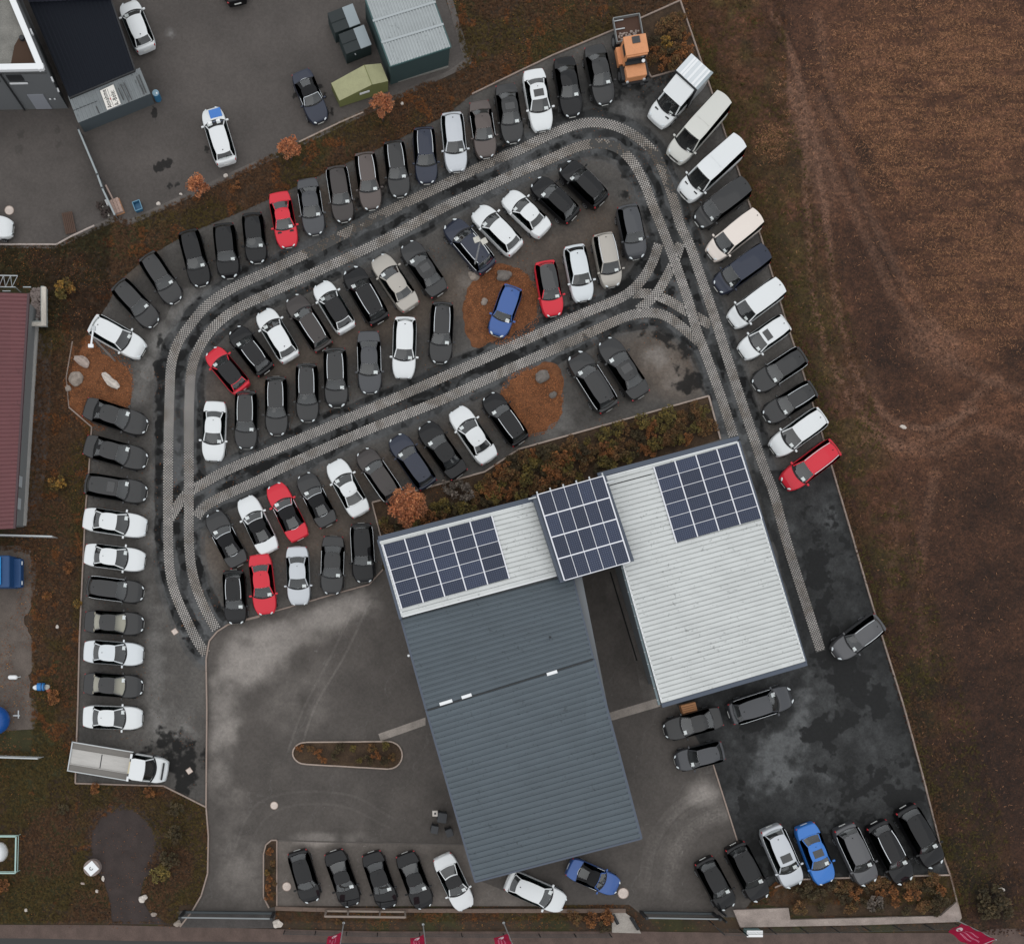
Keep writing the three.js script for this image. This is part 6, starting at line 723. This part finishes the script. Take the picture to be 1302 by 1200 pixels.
[['yellow', 83, 366, .95, 'yellow brown bush right of the walled recess'], ['olive', 78, 372, .8, 'olive bush below the yellow brown bush'], ['yellow', 73, 614, .9, 'golden bush in the verge beside the red shed'], ['rust', 88, 722, .6, 'orange dotted bush in the left verge'], ['rust', 60, 758, .5, 'rust bush near the blue truck'], ['yellow', 99, 768, .5, 'small yellow bush against the left kerb'], ['rust', 70, 887, .8, 'square rust bush by the blue drum'], ['dark', 80, 1030, .7, 'dark bush above the lower left grass'], ['rust', 122, 1003, .6, 'rust bush below the flatbed'], ['rust', 190, 1007, .6, 'rust bush right of the flatbed'], ['rust', 4, 1126, .75, 'russet bush under the square railing'], ['dark', 218, 1090, 1.1, 'dark bush on the right of the earth path'], ['dark', 224, 1030, .9, 'dark bush below the kerb corner'], ['olive', 205, 1110, 1.0, 'olive bush right of the path'], ['dark', 225, 1060, 1.0, 'dark bush beside the drive verge'], ['yellow', 60, 757, .3, 'tiny yellow bush near the blue truck'], ['rust', 300, 236, .5, 'orange bush right of the leftmost sapling'], ['brown', 430, 1172, .4, 'low brown bush by the flag'], ['rust', 770, 1165, .8, 'rust hedge bush by the east gate slab'], ['rust', 752, 1168, .8, 'rust bush left of the hedge end'], ['dark', 770, 1178, .7, 'dark bush at the hedge end'], ['brown', 730, 1166, .8, 'brown hedge bush under the white hatchback'], ['dark', 1262, 1140, 1.4, 'large dark bush in the lower right field corner'], ['dark', 1272, 1155, 1.2, 'dark low bush by the street, lower right'], ['dark', 1250, 1155, 1.1, 'dark bush behind the emblem flag']].forEach(([k, x, y, r, l]) => shrub(k, x, y, r, l));
// countless small things
const HARD = [LOT, YARD, NWYARD, BED, ISLAND, [[-60, 365], [62, 365], [46, 420], [32, 680], [-60, 690]], [[-60, 690], [40, 705], [40, 955], [-60, 955]], [[-60, 1174], [1320, 1168], [1320, 1300], [-60, 1300]], [[455, -60], [580, -60], [580, 100], [495, 110]], [[228, 1150], [350, 1150], [350, 1190], [228, 1190]], [[780, 1150], [1222, 1150], [1222, 1190], [780, 1190]], Array.from({ length: 16 }, (_, i) => [156 + 41 * Math.cos(i / 16 * 6.283), 1072 + 43 * Math.sin(i / 16 * 6.283)]), [[128, 1105], [194, 1105], [183, 1120], [180, 1140], [192, 1160], [212, 1172], [142, 1172], [140, 1150]], [[350, 1066], [605, 1066], [690, 1156], [350, 1156]]];
const hard = (x, y) => HARD.some((p) => inside(p, x, y));
function scatter(name, label, category, geo, mat, n, place, colour) { const m = new THREE.InstancedMesh(geo, mat, n); m.name = name; m.castShadow = m.receiveShadow = true; const M4 = new THREE.Matrix4(), q = new THREE.Quaternion(), e = new THREE.Euler(), c = new THREE.Color(); let k = 0, tries = 0; while (k < n && tries++ < n * 12) { const r = place(); if (!r) continue; const [x, y, h, s, tilt, sy] = r, p = G(x, y); e.set(tilt * rr(-1, 1), rr(0, 6.283), tilt * rr(-1, 1)); M4.compose(V3(p.x, h, p.z), q.setFromEuler(e), V3(s, sy ?? s, s)); m.setMatrixAt(k, M4); const v = colour(x, y); m.setColorAt(k, c.setRGB(v[0], v[1], v[2])); k++; } m.count = k; scene.add(m); m.userData = { label, category, kind: 'stuff' }; return m; }
const tuft = (() => { const p = [], n = 6; for (let i = 0; i < n; i++) { const a = i / n * 6.283, r = .5 + .5 * ((i * 7) % 3) / 2, c = Math.cos(a), s = Math.sin(a); p.push(s * .13, 0, -c * .13, -s * .13, 0, c * .13, c * r, .75 + .25 * (i % 2), s * r); } const g = new THREE.BufferGeometry(); g.setAttribute('position', new THREE.Float32BufferAttribute(p, 3)); g.setAttribute('normal', new THREE.Float32BufferAttribute(Array.from({ length: p.length / 3 }, () => [0, 1, 0]).flat(), 3)); return g; })();
const white = new THREE.MeshStandardMaterial({ color: lin(1.12, 1.08, 1.02), roughness: 1 });
scatter('grass', 'rough brown and olive autumn grass on the verges', 'grass', tuft, white, 70000, () => { const x = rr(-45, 1310), y = rr(-35, 1200); if (x > 880 + (y > 0 ? y * .3 : 0) && x > 1000) return; if (hard(x, y)) return; return [x, y, -.01, rr(.08, .2), .4]; }, (x, y) => { const ww = x < 262 && y > 955 ? .14 : 0, g = sstep(.42, .62, fbm(x / 55, y / 55, 3) + ww), l = vn(x / 14 + 60, y / 14) > .78 + ww, k = rr(.4, 1.3) * (x < 140 && y > 260 && y < 420 ? .45 : 1); return l ? [.15 * k, .060 * k, .02 * k] : [mix(.098, .076, g) * k, mix(.051, .054, g) * k, mix(.026, .016, g) * k]; });
scatter('grass', 'olive and straw tinted grass strip along the field edge', 'grass', tuft, white, 16000, () => { const y = rr(-30, 1180), l = 868 + Math.max(0, y) * .288 + (y > 500 ? (y - 500) * .02 : 0), x = l + 6 + Math.pow(rnd(), 1.6) * 90; if (hard(x, y)) return; return [x, y, .04, rr(.08, .2), .4]; }, (x, y) => { const g = sstep(.42, .6, fbm(x / 30 + 9, y / 30, 3)), k = rr(.4, 1.2); return [mix(.105, .075, g) * k, mix(.055, .060, g) * k, mix(.028, .015, g) * k]; });
const sliver = (() => { const g = new THREE.BufferGeometry(); g.setAttribute('position', new THREE.Float32BufferAttribute([-.5, 0, -.07, -.5, 0, .07, .5, .03, .05, -.5, 0, -.07, .5, .03, .05, .5, .03, -.05], 3)); g.setAttribute('normal', new THREE.Float32BufferAttribute(Array.from({ length: 6 }, () => [0, 1, 0]).flat(), 3)); return g; })();
scatter('straw', 'pale stubble and straw scattered over the ploughed field', 'straw', sliver, white, 42000, () => { const x = rr(930, 1310), y = rr(-15, 1190), p = fPale(x, y) * (1 - fTrack(x, y)) + .02, fl = .5 * fbm(x / 20, y / 9, 3) + .5 * fbm(x / 50, y / 5, 3); if (x < 900 + y * .29 || rnd() > p * sstep(.3, .65, fl) * 1.4) return; return [x, y, .06 + Math.max(0, fieldH(x, y)) + .05, rr(.06, .2), .3]; }, () => { const k = Math.pow(rnd(), 1.6) * 1.4 + .15; return [.27 * k, .135 * k, .072 * k]; });
scatter('clods', 'dark and light soil clods over the ploughed field', 'soil', new THREE.IcosahedronGeometry(1, 0), white, 30000, () => { const x = rr(900, 1310), y = rr(-15, 1190); if (x < 885 + y * .29 || rnd() < fTrack(x, y)) return; return [x, y, .05 + fieldH(x, y) * .7, rr(.03, .085), 3, rr(.03, .06)]; }, (x, y) => { const k = rr(.5, 1.35) * (y > 500 ? .62 : 1); return [.066 * k, .030 * k, .017 * k]; });
const leaf1 = (() => { const g = new THREE.BufferGeometry(); g.setAttribute('position', new THREE.Float32BufferAttribute([-.5, 0, 0, 0, .1, .3, .5, 0, 0, -.5, 0, 0, .5, 0, 0, 0, .1, -.3], 3)); g.setAttribute('normal', new THREE.Float32BufferAttribute(Array.from({ length: 6 }, () => [0, 1, 0]).flat(), 3)); return g; })();
scatter('fallen_leaves', 'orange brown fallen leaves over verges, beds and lot edges', 'leaves', leaf1, white, 15000, () => { const x = rr(-40, 900), y = rr(-30, 1180), b = fbm(x / 40 + 80, y / 40, 3); if (inside(YARD, x, y) || inside(NWYARD, x, y)) return; const lot = inside(LOT, x, y); if (rnd() > (lot ? .12 * sstep(.45, .65, b) : x < 262 && y > 1000 ? .12 : sstep(.42, .68, b))) return; return [x, y, lot ? .016 : .06, rr(.05, .11), .4]; }, () => { const k = rr(.4, 1.3), t = rnd(); return t < .08 ? [.34 * k, .16 * k, .04 * k] : [.17 * k, .065 * k, .024 * k]; });
scatter('bark_chips', 'orange bark chips on the three mulch beds', 'bark mulch', leaf1, white, 9000, () => { const b = [[640, 388, 50, 52], [676, 510, 42, 46], [125, 487, 46, 62]][Math.floor(rnd() * 3)], a = rr(0, 6.283), r = Math.sqrt(rnd()) * .98; return [b[0] + Math.cos(a) * r * b[2], b[1] + Math.sin(a) * r * b[3], .02, rr(.05, .14), .4]; }, () => { const k = rr(.35, 1.4); return [.25 * k, .095 * k, .038 * k]; });

shade(scene);
renderer.render(scene, camera);
